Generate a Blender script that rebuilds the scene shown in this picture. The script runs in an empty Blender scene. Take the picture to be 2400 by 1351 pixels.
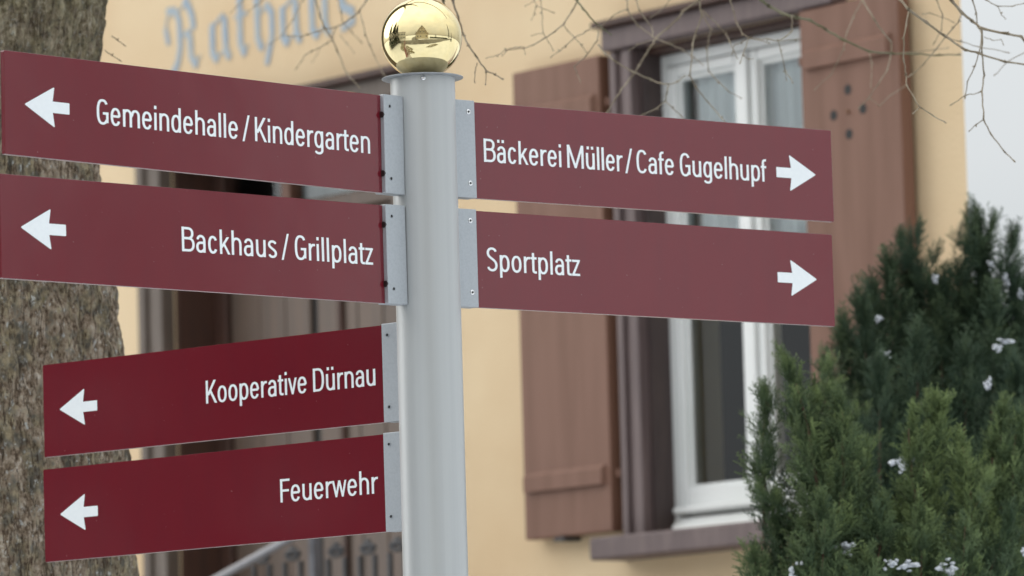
import bpy, bmesh, math, random
import numpy as np
from mathutils import Vector, Matrix, Quaternion

random.seed(7)
rng = np.random.default_rng(7)
sc = bpy.context.scene
col = sc.collection

# ------------------------------------------------------------------ camera
CAM_Z = 1.6
PITCH, ROLL, LENS_PX = 0.10876, -0.02818, 12867.0     # pixels of a 2400 px wide frame
f_ = Vector((0, math.cos(PITCH), math.sin(PITCH)))
u0 = Vector((0, -math.sin(PITCH), math.cos(PITCH)))
r0 = Vector((1, 0, 0))
R_ = r0 * math.cos(ROLL) + u0 * math.sin(ROLL)
U_ = -r0 * math.sin(ROLL) + u0 * math.cos(ROLL)
cd = bpy.data.cameras.new('camera')
cam = bpy.data.objects.new('camera', cd)
col.objects.link(cam)
M = Matrix((R_, U_, -f_)).transposed().to_4x4()
M.translation = Vector((0, 0, CAM_Z))
cam.matrix_world = M
cd.sensor_width = 36
cd.lens = LENS_PX / 2400 * 36
cd.clip_start = 0.5
cd.clip_end = 3000
cd.dof.use_dof = True
cd.dof.focus_distance = 10.0
cd.dof.aperture_fstop = 6.0
sc.camera = cam

def at(px, py, Y):
    """world point seen at pixel (px, py) of the 2400 px photograph, at world depth Y"""
    d = f_ + R_ * ((px - 1200) / LENS_PX) + U_ * ((675.5 - py) / LENS_PX)
    return d * (Y / d.y) + Vector((0, 0, CAM_Z))

# ------------------------------------------------------------------ world, sun, exposure
SUN_EL, SUN_AZ = math.radians(32), math.radians(292)    # azimuth clockwise from +Y
wd = bpy.data.worlds.new('World')
sc.world = wd
wd.use_nodes = True
nt = wd.node_tree
nt.nodes.clear()
def nd(nt, t, **k):
    n = nt.nodes.new(t)
    for a, b in k.items(): setattr(n, a, b)
    return n
sky = nd(nt, 'ShaderNodeTexSky', sky_type='NISHITA', sun_disc=False)
sky.sun_elevation = SUN_EL; sky.sun_rotation = SUN_AZ
sky.dust_density = 4.0; sky.air_density = 1.0; sky.ozone_density = 1.0
hs = nd(nt, 'ShaderNodeHueSaturation'); hs.inputs['Saturation'].default_value = 0.25
nt.links.new(sky.outputs[0], hs.inputs['Color'])
tc = nd(nt, 'ShaderNodeTexCoord')
nz = nd(nt, 'ShaderNodeTexNoise'); nz.inputs['Scale'].default_value = 2.2; nz.inputs['Detail'].default_value = 5
mp = nd(nt, 'ShaderNodeMapping'); mp.inputs['Scale'].default_value = (1, 1, 2.5)
nt.links.new(tc.outputs['Generated'], mp.inputs[0]); nt.links.new(mp.outputs[0], nz.inputs['Vector'])
cr = nd(nt, 'ShaderNodeValToRGB')
cr.color_ramp.elements[0].position = 0.3; cr.color_ramp.elements[0].color = (0.78, 0.83, 0.86, 1)
cr.color_ramp.elements[1].position = 0.75; cr.color_ramp.elements[1].color = (0.98, 1.0, 1.0, 1)
nt.links.new(nz.outputs['Fac'], cr.inputs[0])
vm = nd(nt, 'ShaderNodeVectorMath', operation='SCALE'); vm.inputs['Scale'].default_value = 7.9
nt.links.new(cr.outputs[0], vm.inputs[0])
# an overcast sky is about three times as bright overhead as at the horizon
sz = nd(nt, 'ShaderNodeSeparateXYZ'); nt.links.new(tc.outputs['Generated'], sz.inputs[0])
gm = nd(nt, 'ShaderNodeMapRange'); gm.inputs['From Min'].default_value = 0.0; gm.inputs['From Max'].default_value = 1.0
gm.inputs['To Min'].default_value = 3.3; gm.inputs['To Max'].default_value = 11.0
nt.links.new(sz.outputs['Z'], gm.inputs['Value']); nt.links.new(gm.outputs[0], vm.inputs['Scale'])
mx = nd(nt, 'ShaderNodeMix', data_type='RGBA'); mx.inputs['Factor'].default_value = 0.88
nt.links.new(hs.outputs[0], mx.inputs['A']); nt.links.new(vm.outputs[0], mx.inputs['B'])
bg = nd(nt, 'ShaderNodeBackground'); bg.inputs['Strength'].default_value = 0.1
nt.links.new(mx.outputs['Result'], bg.inputs['Color'])
wo = nd(nt, 'ShaderNodeOutputWorld'); nt.links.new(bg.outputs[0], wo.inputs[0])

sl = bpy.data.lights.new('sun', 'SUN')
sl.energy = 0.5; sl.angle = math.radians(55); sl.color = (1.0, 0.97, 0.92)
so = bpy.data.objects.new('sun', sl); col.objects.link(so)
sd = Vector((math.sin(SUN_AZ) * math.cos(SUN_EL), math.cos(SUN_AZ) * math.cos(SUN_EL), math.sin(SUN_EL)))
so.rotation_euler = sd.to_track_quat('Z', 'Y').to_euler()
so.location = (-8, -10, 14)

sc.view_settings.view_transform = 'Standard'
sc.view_settings.look = 'None'
sc.view_settings.gamma = 1
sc.view_settings.exposure = 0.99
sc.view_settings.use_curve_mapping = False
sc.render.engine = 'CYCLES'
sc.cycles.max_bounces = 6
sc.cycles.transparent_max_bounces = 8
sc.cycles.caustics_reflective = False
sc.cycles.caustics_refractive = False

# ------------------------------------------------------------------ object helpers
def mk(name, me, parent=None, m=None, label=None, cat=None, kind=None, group=None):
    o = bpy.data.objects.new(name, me); col.objects.link(o)
    if parent is not None: o.parent = parent
    if m is not None and me is not None:
        for q in (m if isinstance(m, (list, tuple)) else [m]): me.materials.append(q)
    if label: o['label'] = label
    if cat: o['category'] = cat
    if kind: o['kind'] = kind
    if group: o['group'] = group
    return o
def empty(name, loc, rz=0, **k):
    o = mk(name, None, **k); o.location = loc; o.rotation_euler = (0, 0, rz); return o
def mesh_np(name, V, Fq, smooth=False):
    me = bpy.data.meshes.new(name)
    V = np.asarray(V, dtype=np.float32); Fq = np.asarray(Fq, dtype=np.int32)
    n = Fq.shape[1]
    me.vertices.add(len(V)); me.vertices.foreach_set('co', V.ravel())
    me.loops.add(Fq.size); me.loops.foreach_set('vertex_index', Fq.ravel())
    me.polygons.add(len(Fq))
    me.polygons.foreach_set('loop_start', np.arange(0, Fq.size, n, dtype=np.int32))
    me.polygons.foreach_set('loop_total', np.full(len(Fq), n, dtype=np.int32))
    me.update(calc_edges=True)
    if smooth: me.polygons.foreach_set('use_smooth', np.ones(len(Fq), dtype=bool))
    return me
def bm_mesh(bm, name='mesh', smooth=False):
    me = bpy.data.meshes.new(name); bm.normal_update(); bm.to_mesh(me); bm.free()
    if smooth:
        for p in me.polygons: p.use_smooth = True
    return me
def box(bm, x0, x1, y0, y1, z0, z1, bev=0.0, seg=1):
    r = bmesh.ops.create_cube(bm, size=1.0)
    for v in r['verts']:
        v.co = Vector(((x0 + x1) / 2 + v.co.x * (x1 - x0), (y0 + y1) / 2 + v.co.y * (y1 - y0), (z0 + z1) / 2 + v.co.z * (z1 - z0)))
    if bev > 0:
        es = list({e for v in r['verts'] for e in v.link_edges})
        bmesh.ops.bevel(bm, geom=es, offset=bev, segments=seg, affect='EDGES', profile=0.5)
def bx(name, parent, m, x0, x1, y0, y1, z0, z1, bev=0.0, **k):
    bm = bmesh.new(); box(bm, x0, x1, y0, y1, z0, z1, bev)
    return mk(name, bm_mesh(bm, name), parent, m, **k)
def cyl(bm, p0, p1, r0, r1=None, n=24, cap=True):
    p0 = Vector(p0); p1 = Vector(p1); r1 = r0 if r1 is None else r1
    d = p1 - p0
    q = d.to_track_quat('Z', 'Y').to_matrix().to_4x4(); q.translation = (p0 + p1) / 2
    bmesh.ops.create_cone(bm, cap_ends=cap, segments=n, radius1=r0, radius2=r1, depth=d.length, matrix=q)
def lathe(name, prof, n=64, smooth=True):
    V = []; Fq = []
    for i in range(n):
        a = 2 * math.pi * i / n
        for (r, z) in prof: V.append((r * math.cos(a), r * math.sin(a), z))
    k = len(prof)
    for i in range(n):
        j = (i + 1) % n
        for t in range(k - 1): Fq.append((i * k + t, j * k + t, j * k + t + 1, i * k + t + 1))
    return mesh_np(name, V, Fq, smooth)
def tube_np(pts, rad, n=6):
    """tapered tube along points: returns verts, quads"""
    P = np.array([tuple(p) for p in pts], float); K = len(P)
    T = np.zeros_like(P); T[1:-1] = P[2:] - P[:-2]; T[0] = P[1] - P[0]; T[-1] = P[-1] - P[-2]
    T /= np.linalg.norm(T, axis=1)[:, None] + 1e-12
    ref = np.array([0.13, 0.97, 0.21]); A = np.cross(T, ref); A /= np.linalg.norm(A, axis=1)[:, None] + 1e-9
    B = np.cross(T, A)
    an = np.arange(n) * 2 * np.pi / n
    rad = np.asarray(rad, float)
    V = P[:, None, :] + rad[:, None, None] * (np.cos(an)[None, :, None] * A[:, None, :] + np.sin(an)[None, :, None] * B[:, None, :])
    V = V.reshape(-1, 3)
    Fq = [(i * n + j, i * n + (j + 1) % n, (i + 1) * n + (j + 1) % n, (i + 1) * n + j) for i in range(K - 1) for j in range(n)]
    return V, np.array(Fq)
def join_np(L):
    Vs = []; Fs = []; o = 0
    for V, Fq in L:
        Vs.append(V); Fs.append(np.asarray(Fq) + o); o += len(V)
    return np.concatenate(Vs), np.concatenate(Fs)

# ------------------------------------------------------------------ materials
def mat(name, base, rough=0.6, metal=0.0, ior=1.5, coat=0.0, noise=None, bump=None, stretch=(1, 1, 1), spec=0.5):
    """noise = (scale, detail, other colour, low, high); bump = (scale, strength, distance)"""
    m = bpy.data.materials.new(name); m.use_nodes = True
    t = m.node_tree; b = t.nodes['Principled BSDF']
    b.inputs['Base Color'].default_value = (*base, 1)
    b.inputs['Roughness'].default_value = rough
    b.inputs['Metallic'].default_value = metal
    b.inputs['IOR'].default_value = ior
    b.inputs['Coat Weight'].default_value = coat
    b.inputs['Specular IOR Level'].default_value = spec
    tcn = nd(t, 'ShaderNodeTexCoord'); mpn = nd(t, 'ShaderNodeMapping')
    mpn.inputs['Scale'].default_value = stretch
    t.links.new(tcn.outputs['Object'], mpn.inputs[0])
    if noise:
        s, de, c2, lo, hi = noise
        n = nd(t, 'ShaderNodeTexNoise'); n.inputs['Scale'].default_value = s; n.inputs['Detail'].default_value = de
        t.links.new(mpn.outputs[0], n.inputs['Vector'])
        r = nd(t, 'ShaderNodeValToRGB'); r.color_ramp.elements[0].position = lo; r.color_ramp.elements[1].position = hi
        r.color_ramp.elements[0].color = (*base, 1); r.color_ramp.elements[1].color = (*c2, 1)
        t.links.new(n.outputs['Fac'], r.inputs[0]); t.links.new(r.outputs[0], b.inputs['Base Color'])
    if bump:
        s, st, di = bump
        n = nd(t, 'ShaderNodeTexNoise'); n.inputs['Scale'].default_value = s; n.inputs['Detail'].default_value = 6
        t.links.new(mpn.outputs[0], n.inputs['Vector'])
        q = nd(t, 'ShaderNodeBump'); q.inputs['Strength'].default_value = st; q.inputs['Distance'].default_value = di
        t.links.new(n.outputs['Fac'], q.inputs['Height']); t.links.new(q.outputs[0], b.inputs['Normal'])
    return m

m_stucco = mat('yellow_stucco', (0.735, 0.570, 0.365), 0.9, noise=(1.7, 9, (0.655, 0.475, 0.285), 0.40, 0.72), bump=(90, 0.5, 0.004))
m_blue = mat('faded_blue_paint', (0.33, 0.41, 0.49), 0.9, noise=(14, 6, (0.46, 0.47, 0.43), 0.40, 0.75), bump=(90, 0.5, 0.004))
m_shutter = mat('brown_shutter_paint', (0.208, 0.107, 0.074), 0.6, spec=0.35, noise=(3, 8, (0.165, 0.080, 0.052), 0.40, 0.72), bump=(14, 0.25, 0.004), stretch=(6, 6, 0.6))
m_surround = mat('grey_brown_wood', (0.155, 0.112, 0.108), 0.6, noise=(7, 7, (0.10, 0.070, 0.070), 0.35, 0.75), bump=(18, 0.3, 0.003), stretch=(5, 5, 0.8))
m_doorfr = mat('weathered_door_frame_wood', (0.135, 0.105, 0.085), 0.6, noise=(7, 7, (0.09, 0.065, 0.05), 0.35, 0.75), bump=(18, 0.3, 0.003), stretch=(5, 5, 0.8))
m_reveal = mat('dark_red_brown_wood', (0.065, 0.028, 0.018), 0.6, noise=(6, 5, (0.04, 0.02, 0.015), 0.4, 0.8), stretch=(5, 5, 0.8))
m_door = mat('brown_door_wood', (0.135, 0.090, 0.066), 0.5, noise=(5, 7, (0.095, 0.07, 0.055), 0.35, 0.8), bump=(20, 0.25, 0.003), stretch=(6, 6, 0.5))
m_dark = mat('dark_gap', (0.015, 0.014, 0.013), 0.8)
m_whitefr = mat('white_window_paint', (0.78, 0.79, 0.78), 0.35, noise=(3, 4, (0.70, 0.72, 0.70), 0.4, 0.8))
m_curtain = mat('sheer_curtain', (0.86, 0.90, 0.94), 0.9, noise=(4, 3, (0.74, 0.79, 0.82), 0.3, 0.8), stretch=(9, 9, 0.5))
m_drape = mat('olive_grey_drape', (0.16, 0.16, 0.13), 0.9, noise=(4, 3, (0.11, 0.11, 0.09), 0.3, 0.8), stretch=(9, 9, 0.5))
m_iron = mat('dark_wrought_iron', (0.035, 0.034, 0.037), 0.55, metal=0.1, noise=(30, 4, (0.055, 0.055, 0.06), 0.4, 0.8))
m_rail = mat('galvanised_rail', (0.24, 0.235, 0.25), 0.4, metal=0.3, noise=(30, 4, (0.22, 0.22, 0.24), 0.4, 0.8))
m_grey = mat('silver_grey_paint', (0.500, 0.515, 0.515), 0.42, metal=0.4, stretch=(1, 1, .012), noise=(46, 5, (0.45, 0.465, 0.47), 0.35, 0.7), bump=(30, 0.12, 0.0008))
m_bracket = mat('silver_bracket_paint', (0.44, 0.47, 0.50), 0.45, metal=0.3, noise=(260, 3, (0.40, 0.43, 0.46), 0.4, 0.7), bump=(700, 0.05, 0.0004))
m_steel = mat('bright_steel', (0.75, 0.76, 0.77), 0.16, metal=1.0)
m_hole = mat('black_hole', (0.012, 0.012, 0.012), 0.7)
m_plug = mat('dark_plug', (0.02, 0.012, 0.012), 0.4)
m_edge = mat('pale_bottom_edge', (0.56, 0.48, 0.48), 0.35, metal=0.2)  # pale grey-pink, used on each sign's underside only
m_letter = mat('white_foil', (0.84, 0.88, 0.90), 0.35, noise=(120, 3, (0.80, 0.84, 0.87), 0.4, 0.8))
m_brass = mat('polished_brass', (0.86, 0.72, 0.40), 0.045, metal=1.0, noise=(30, 6, (0.82, 0.66, 0.33), 0.45, 0.75), bump=(26, 0.10, 0.0015))
m_snow = mat('snow', (0.80, 0.83, 0.87), 0.7, noise=(0.6, 8, (0.70, 0.73, 0.77), 0.4, 0.8), bump=(3, 0.4, 0.05))
m_mud = mat('thawed_winter_grass', (0.16, 0.14, 0.09), 0.9, noise=(2.5, 8, (0.55, 0.56, 0.55), 0.5, 0.62))
m_asph = mat('wet_asphalt', (0.10, 0.098, 0.095), 0.45, noise=(1.1, 9, (0.34, 0.34, 0.34), 0.48, 0.66), bump=(60, 0.3, 0.01))
m_stone = mat('stone_step', (0.30, 0.28, 0.25), 0.8, noise=(12, 6, (0.22, 0.21, 0.19), 0.4, 0.8))
m_plaster2 = mat('pale_plaster', (0.55, 0.50, 0.40), 0.9, noise=(2, 6, (0.46, 0.42, 0.34), 0.4, 0.8))
m_white2 = mat('white_plaster', (0.62, 0.62, 0.60), 0.9, noise=(2, 6, (0.54, 0.54, 0.52), 0.4, 0.8))
m_timber = mat('dark_timber', (0.09, 0.05, 0.03), 0.7)
m_tile = mat('snowy_roof_tile', (0.42, 0.32, 0.29), 0.8, noise=(1.2, 6, (0.75, 0.77, 0.80), 0.45, 0.6))
m_pane = mat('dark_window_pane', (0.03, 0.035, 0.04), 0.08)
m_bark2 = mat('thin_branch_bark', (0.20, 0.155, 0.10), 0.8, noise=(40, 5, (0.30, 0.26, 0.19), 0.4, 0.8))
m_bark3 = mat('mossy_branch_bark', (0.10, 0.10, 0.045), 0.85, noise=(40, 5, (0.16, 0.14, 0.09), 0.4, 0.8))
m_stem = mat('reddish_shrub_stem', (0.14, 0.08, 0.055), 0.8)
m_hedge = mat('dark_evergreen', (0.035, 0.05, 0.028), 0.8, noise=(8, 5, (0.05, 0.07, 0.035), 0.4, 0.8))

# glass
m_glass = bpy.data.materials.new('window_glass'); m_glass.use_nodes = True
t = m_glass.node_tree; t.nodes.clear()
fr = nd(t, 'ShaderNodeFresnel'); fr.inputs['IOR'].default_value = 1.42
gl = nd(t, 'ShaderNodeBsdfGlossy'); gl.inputs['Roughness'].default_value = 0.02; gl.inputs['Color'].default_value = (0.9, 0.95, 1, 1)
tr = nd(t, 'ShaderNodeBsdfTransparent'); tr.inputs['Color'].default_value = (0.86, 0.90, 0.89, 1)
ms = nd(t, 'ShaderNodeMixShader'); ou = nd(t, 'ShaderNodeOutputMaterial')
t.links.new(fr.outputs[0], ms.inputs[0]); t.links.new(tr.outputs[0], ms.inputs[1]); t.links.new(gl.outputs[0], ms.inputs[2]); t.links.new(ms.outputs[0], ou.inputs[0])

# dark red enamel of the sign panels: gloss does the greying, a few pale specks of dust
m_red = mat('dark_red_enamel', (0.148, 0.0090, 0.0180), 0.16, ior=1.5, spec=0.95)
t = m_red.node_tree; b = t.nodes['Principled BSDF']
tcn = nd(t, 'ShaderNodeTexCoord')
n1 = nd(t, 'ShaderNodeTexNoise'); n1.inputs['Scale'].default_value = 3.0; n1.inputs['Detail'].default_value = 6
t.links.new(tcn.outputs['Object'], n1.inputs['Vector'])
rr = nd(t, 'ShaderNodeMapRange'); rr.inputs['To Min'].default_value = 0.09; rr.inputs['To Max'].default_value = 0.15
t.links.new(n1.outputs['Fac'], rr.inputs['Value']); t.links.new(rr.outputs[0], b.inputs['Roughness'])
n2 = nd(t, 'ShaderNodeTexNoise'); n2.inputs['Scale'].default_value = 160; n2.inputs['Detail'].default_value = 1
t.links.new(tcn.outputs['Object'], n2.inputs['Vector'])
r2 = nd(t, 'ShaderNodeValToRGB')
r2.color_ramp.elements[0].position = 0.79; r2.color_ramp.elements[0].color = (0.148, 0.0090, 0.0180, 1)
r2.color_ramp.elements[1].position = 0.83; r2.color_ramp.elements[1].color = (0.25, 0.11, 0.12, 1)
t.links.new(n2.outputs['Fac'], r2.inputs[0])
n4 = nd(t, 'ShaderNodeTexNoise'); n4.inputs['Scale'].default_value = 14; n4.inputs['Detail'].default_value = 6
mp4 = nd(t, 'ShaderNodeMapping'); mp4.inputs['Scale'].default_value = (1.6, 1.6, .35); t.links.new(tcn.outputs['Object'], mp4.inputs[0]); t.links.new(mp4.outputs[0], n4.inputs['Vector'])
r4 = nd(t, 'ShaderNodeValToRGB'); r4.color_ramp.elements[0].position = .45; r4.color_ramp.elements[0].color = (1, 1, 1, 1); r4.color_ramp.elements[1].position = .8; r4.color_ramp.elements[1].color = (.92, 1.03, 1.03, 1)
t.links.new(n4.outputs['Fac'], r4.inputs[0])
x4 = nd(t, 'ShaderNodeMix', data_type='RGBA', blend_type='MULTIPLY'); x4.inputs['Factor'].default_value = 1
t.links.new(r2.outputs[0], x4.inputs['A']); t.links.new(r4.outputs[0], x4.inputs['B']); t.links.new(x4.outputs['Result'], b.inputs['Base Color'])
n3 = nd(t, 'ShaderNodeTexNoise'); n3.inputs['Scale'].default_value = 5; n3.inputs['Detail'].default_value = 2
t.links.new(tcn.outputs['Object'], n3.inputs['Vector'])
bb = nd(t, 'ShaderNodeBump'); bb.inputs['Strength'].default_value = 0.25; bb.inputs['Distance'].default_value = 0.003
t.links.new(n3.outputs['Fac'], bb.inputs['Height']); t.links.new(bb.outputs[0], b.inputs['Normal'])

# bark of the big trunk
m_bark = bpy.data.materials.new('rough_lichen_bark'); m_bark.use_nodes = True
t = m_bark.node_tree; b = t.nodes['Principled BSDF']; b.inputs['Roughness'].default_value = 0.9
b.inputs['Specular IOR Level'].default_value = 0.25
tcn = nd(t, 'ShaderNodeTexCoord'); mpn = nd(t, 'ShaderNodeMapping'); mpn.inputs['Scale'].default_value = (1, 1, 0.72)
t.links.new(tcn.outputs['Object'], mpn.inputs[0])
def noisen(sc_, de=6, rough=0.6, src=None):
    n = nd(t, 'ShaderNodeTexNoise'); n.inputs['Scale'].default_value = sc_; n.inputs['Detail'].default_value = de
    n.inputs['Roughness'].default_value = rough
    t.links.new((src or mpn).outputs[0], n.inputs['Vector']); return n
def ramp(src, els):
    r = nd(t, 'ShaderNodeValToRGB')
    while len(r.color_ramp.elements) < len(els): r.color_ramp.elements.new(0.5)
    for e, (p, c) in zip(r.color_ramp.elements, els): e.position = p; e.color = (*c, 1)
    t.links.new(src, r.inputs[0]); return r
def mixc(fac, a, b_):
    x = nd(t, 'ShaderNodeMix', data_type='RGBA')
    t.links.new(fac, x.inputs['Factor']); t.links.new(a, x.inputs['A']); t.links.new(b_, x.inputs['B']); return x
na = noisen(80, 6, 0.72)
ca = ramp(na.outputs['Fac'], [(0.35, (0.080, 0.055, 0.036)), (0.45, (0.225, 0.172, 0.120)), (0.55, (0.38, 0.315, 0.24)), (0.68, (0.64, 0.60, 0.53))])
nb = noisen(50, 5, 0.7)
cb = ramp(nb.outputs['Fac'], [(0.42, (0.055, 0.06, 0.052)), (0.60, (0.32, 0.27, 0.165))])
fb = ramp(noisen(20, 7, 0.7).outputs['Fac'], [(0.48, (0, 0, 0)), (0.54, (0.8, 0.75, 0.75))])
m1 = mixc(fb.outputs[0], ca.outputs[0], cb.outputs[0])
fc = ramp(noisen(75, 4, 0.7).outputs['Fac'], [(0.60, (0, 0, 0)), (0.67, (0.9, 0.9, 0.9))])
cl = nd(t, 'ShaderNodeRGB'); cl.outputs[0].default_value = (0.50, 0.52, 0.50, 1)
m2 = mixc(fc.outputs[0], m1.outputs['Result'], cl.outputs[0])
fd = ramp(noisen(38, 4, 0.6).outputs['Fac'], [(0.69, (0, 0, 0)), (0.76, (0.8, 0.8, 0.8))])
cy = nd(t, 'ShaderNodeRGB'); cy.outputs[0].default_value = (0.24, 0.20, 0.03, 1)
m3 = mixc(fd.outputs[0], m2.outputs['Result'], cy.outputs[0])
mpc = nd(t, 'ShaderNodeMapping'); mpc.inputs['Scale'].default_value = (1, 1, 0.16); t.links.new(tcn.outputs['Object'], mpc.inputs[0])
nc = noisen(48, 4, 0.6, mpc)
cc = ramp(nc.outputs['Fac'], [(0.470, (0, 0, 0)), (0.495, (0.85, 0.85, 0.85)), (0.505, (0.85, 0.85, 0.85)), (0.53, (0, 0, 0))])
ck = nd(t, 'ShaderNodeRGB'); ck.outputs[0].default_value = (0.045, 0.026, 0.015, 1)
m3 = mixc(cc.outputs[0], m3.outputs['Result'], ck.outputs[0])
# mossy, darker bark above the old branch collar
sx = nd(t, 'ShaderNodeSeparateXYZ'); t.links.new(tcn.outputs['Object'], sx.inputs[0])
mr = nd(t, 'ShaderNodeMapRange'); mr.inputs['From Min'].default_value = 3.15; mr.inputs['From Max'].default_value = 3.55; mr.inputs['To Max'].default_value = 0.85
t.links.new(sx.outputs['Z'], mr.inputs['Value'])
cm_ = ramp(noisen(55, 6, 0.7).outputs['Fac'], [(0.40, (0.028, 0.027, 0.016)), (0.50, (0.12, 0.105, 0.050)), (0.62, (0.36, 0.33, 0.22))])
m4 = mixc(mr.outputs[0], m3.outputs['Result'], cm_.outputs[0])
t.links.new(m4.outputs['Result'], b.inputs['Base Color'])
bp = nd(t, 'ShaderNodeBump'); bp.inputs['Strength'].default_value = 1.0; bp.inputs['Distance'].default_value = 0.008
t.links.new(na.outputs['Fac'], bp.inputs['Height']); t.links.new(bp.outputs[0], b.inputs['Normal'])

def foliage(name, c_in, c_out):
    m = bpy.data.materials.new(name); m.use_nodes = True
    t = m.node_tree; b = t.nodes['Principled BSDF']
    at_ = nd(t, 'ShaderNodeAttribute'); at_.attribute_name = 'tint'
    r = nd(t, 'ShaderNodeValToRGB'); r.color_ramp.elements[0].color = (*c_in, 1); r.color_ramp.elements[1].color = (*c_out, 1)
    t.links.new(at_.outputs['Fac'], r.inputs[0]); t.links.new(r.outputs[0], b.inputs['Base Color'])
    b.inputs['Roughness'].default_value = 0.6
    b.inputs['Specular IOR Level'].default_value = 0.3
    return m
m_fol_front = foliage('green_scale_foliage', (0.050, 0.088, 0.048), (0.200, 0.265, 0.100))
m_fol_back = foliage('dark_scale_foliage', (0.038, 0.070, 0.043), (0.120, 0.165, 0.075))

# ------------------------------------------------------------------ noise in numpy
def hash3(i, j, k, s):
    n = (i * 73856093) ^ (j * 19349663) ^ (k * 83492791) ^ (s * 2654435761 & 0x7fffffff)
    n = (n ^ (n >> 13)) * 1274126177 & 0x7fffffff
    n = n ^ (n >> 16)
    return (n & 0xffff) / 65535.0
def vnoise(x, y, z, s=0):
    xi = np.floor(x).astype(np.int64); yi = np.floor(y).astype(np.int64); zi = np.floor(z).astype(np.int64)
    fx = x - xi; fy = y - yi; fz = z - zi
    fx = fx * fx * (3 - 2 * fx); fy = fy * fy * (3 - 2 * fy); fz = fz * fz * (3 - 2 * fz)
    r = 0
    for a in (0, 1):
        for b_ in (0, 1):
            for c in (0, 1):
                w = (fx if a else 1 - fx) * (fy if b_ else 1 - fy) * (fz if c else 1 - fz)
                r = r + w * hash3(xi + a, yi + b_, zi + c, s)
    return r
def fbm(x, y, z, o=4, s=0):
    r = 0; a = 0.5; f = 1
    for q in range(o):
        r = r + a * vnoise(x * f, y * f, z * f, s + q); a *= 0.5; f *= 2.03
    return r

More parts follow.
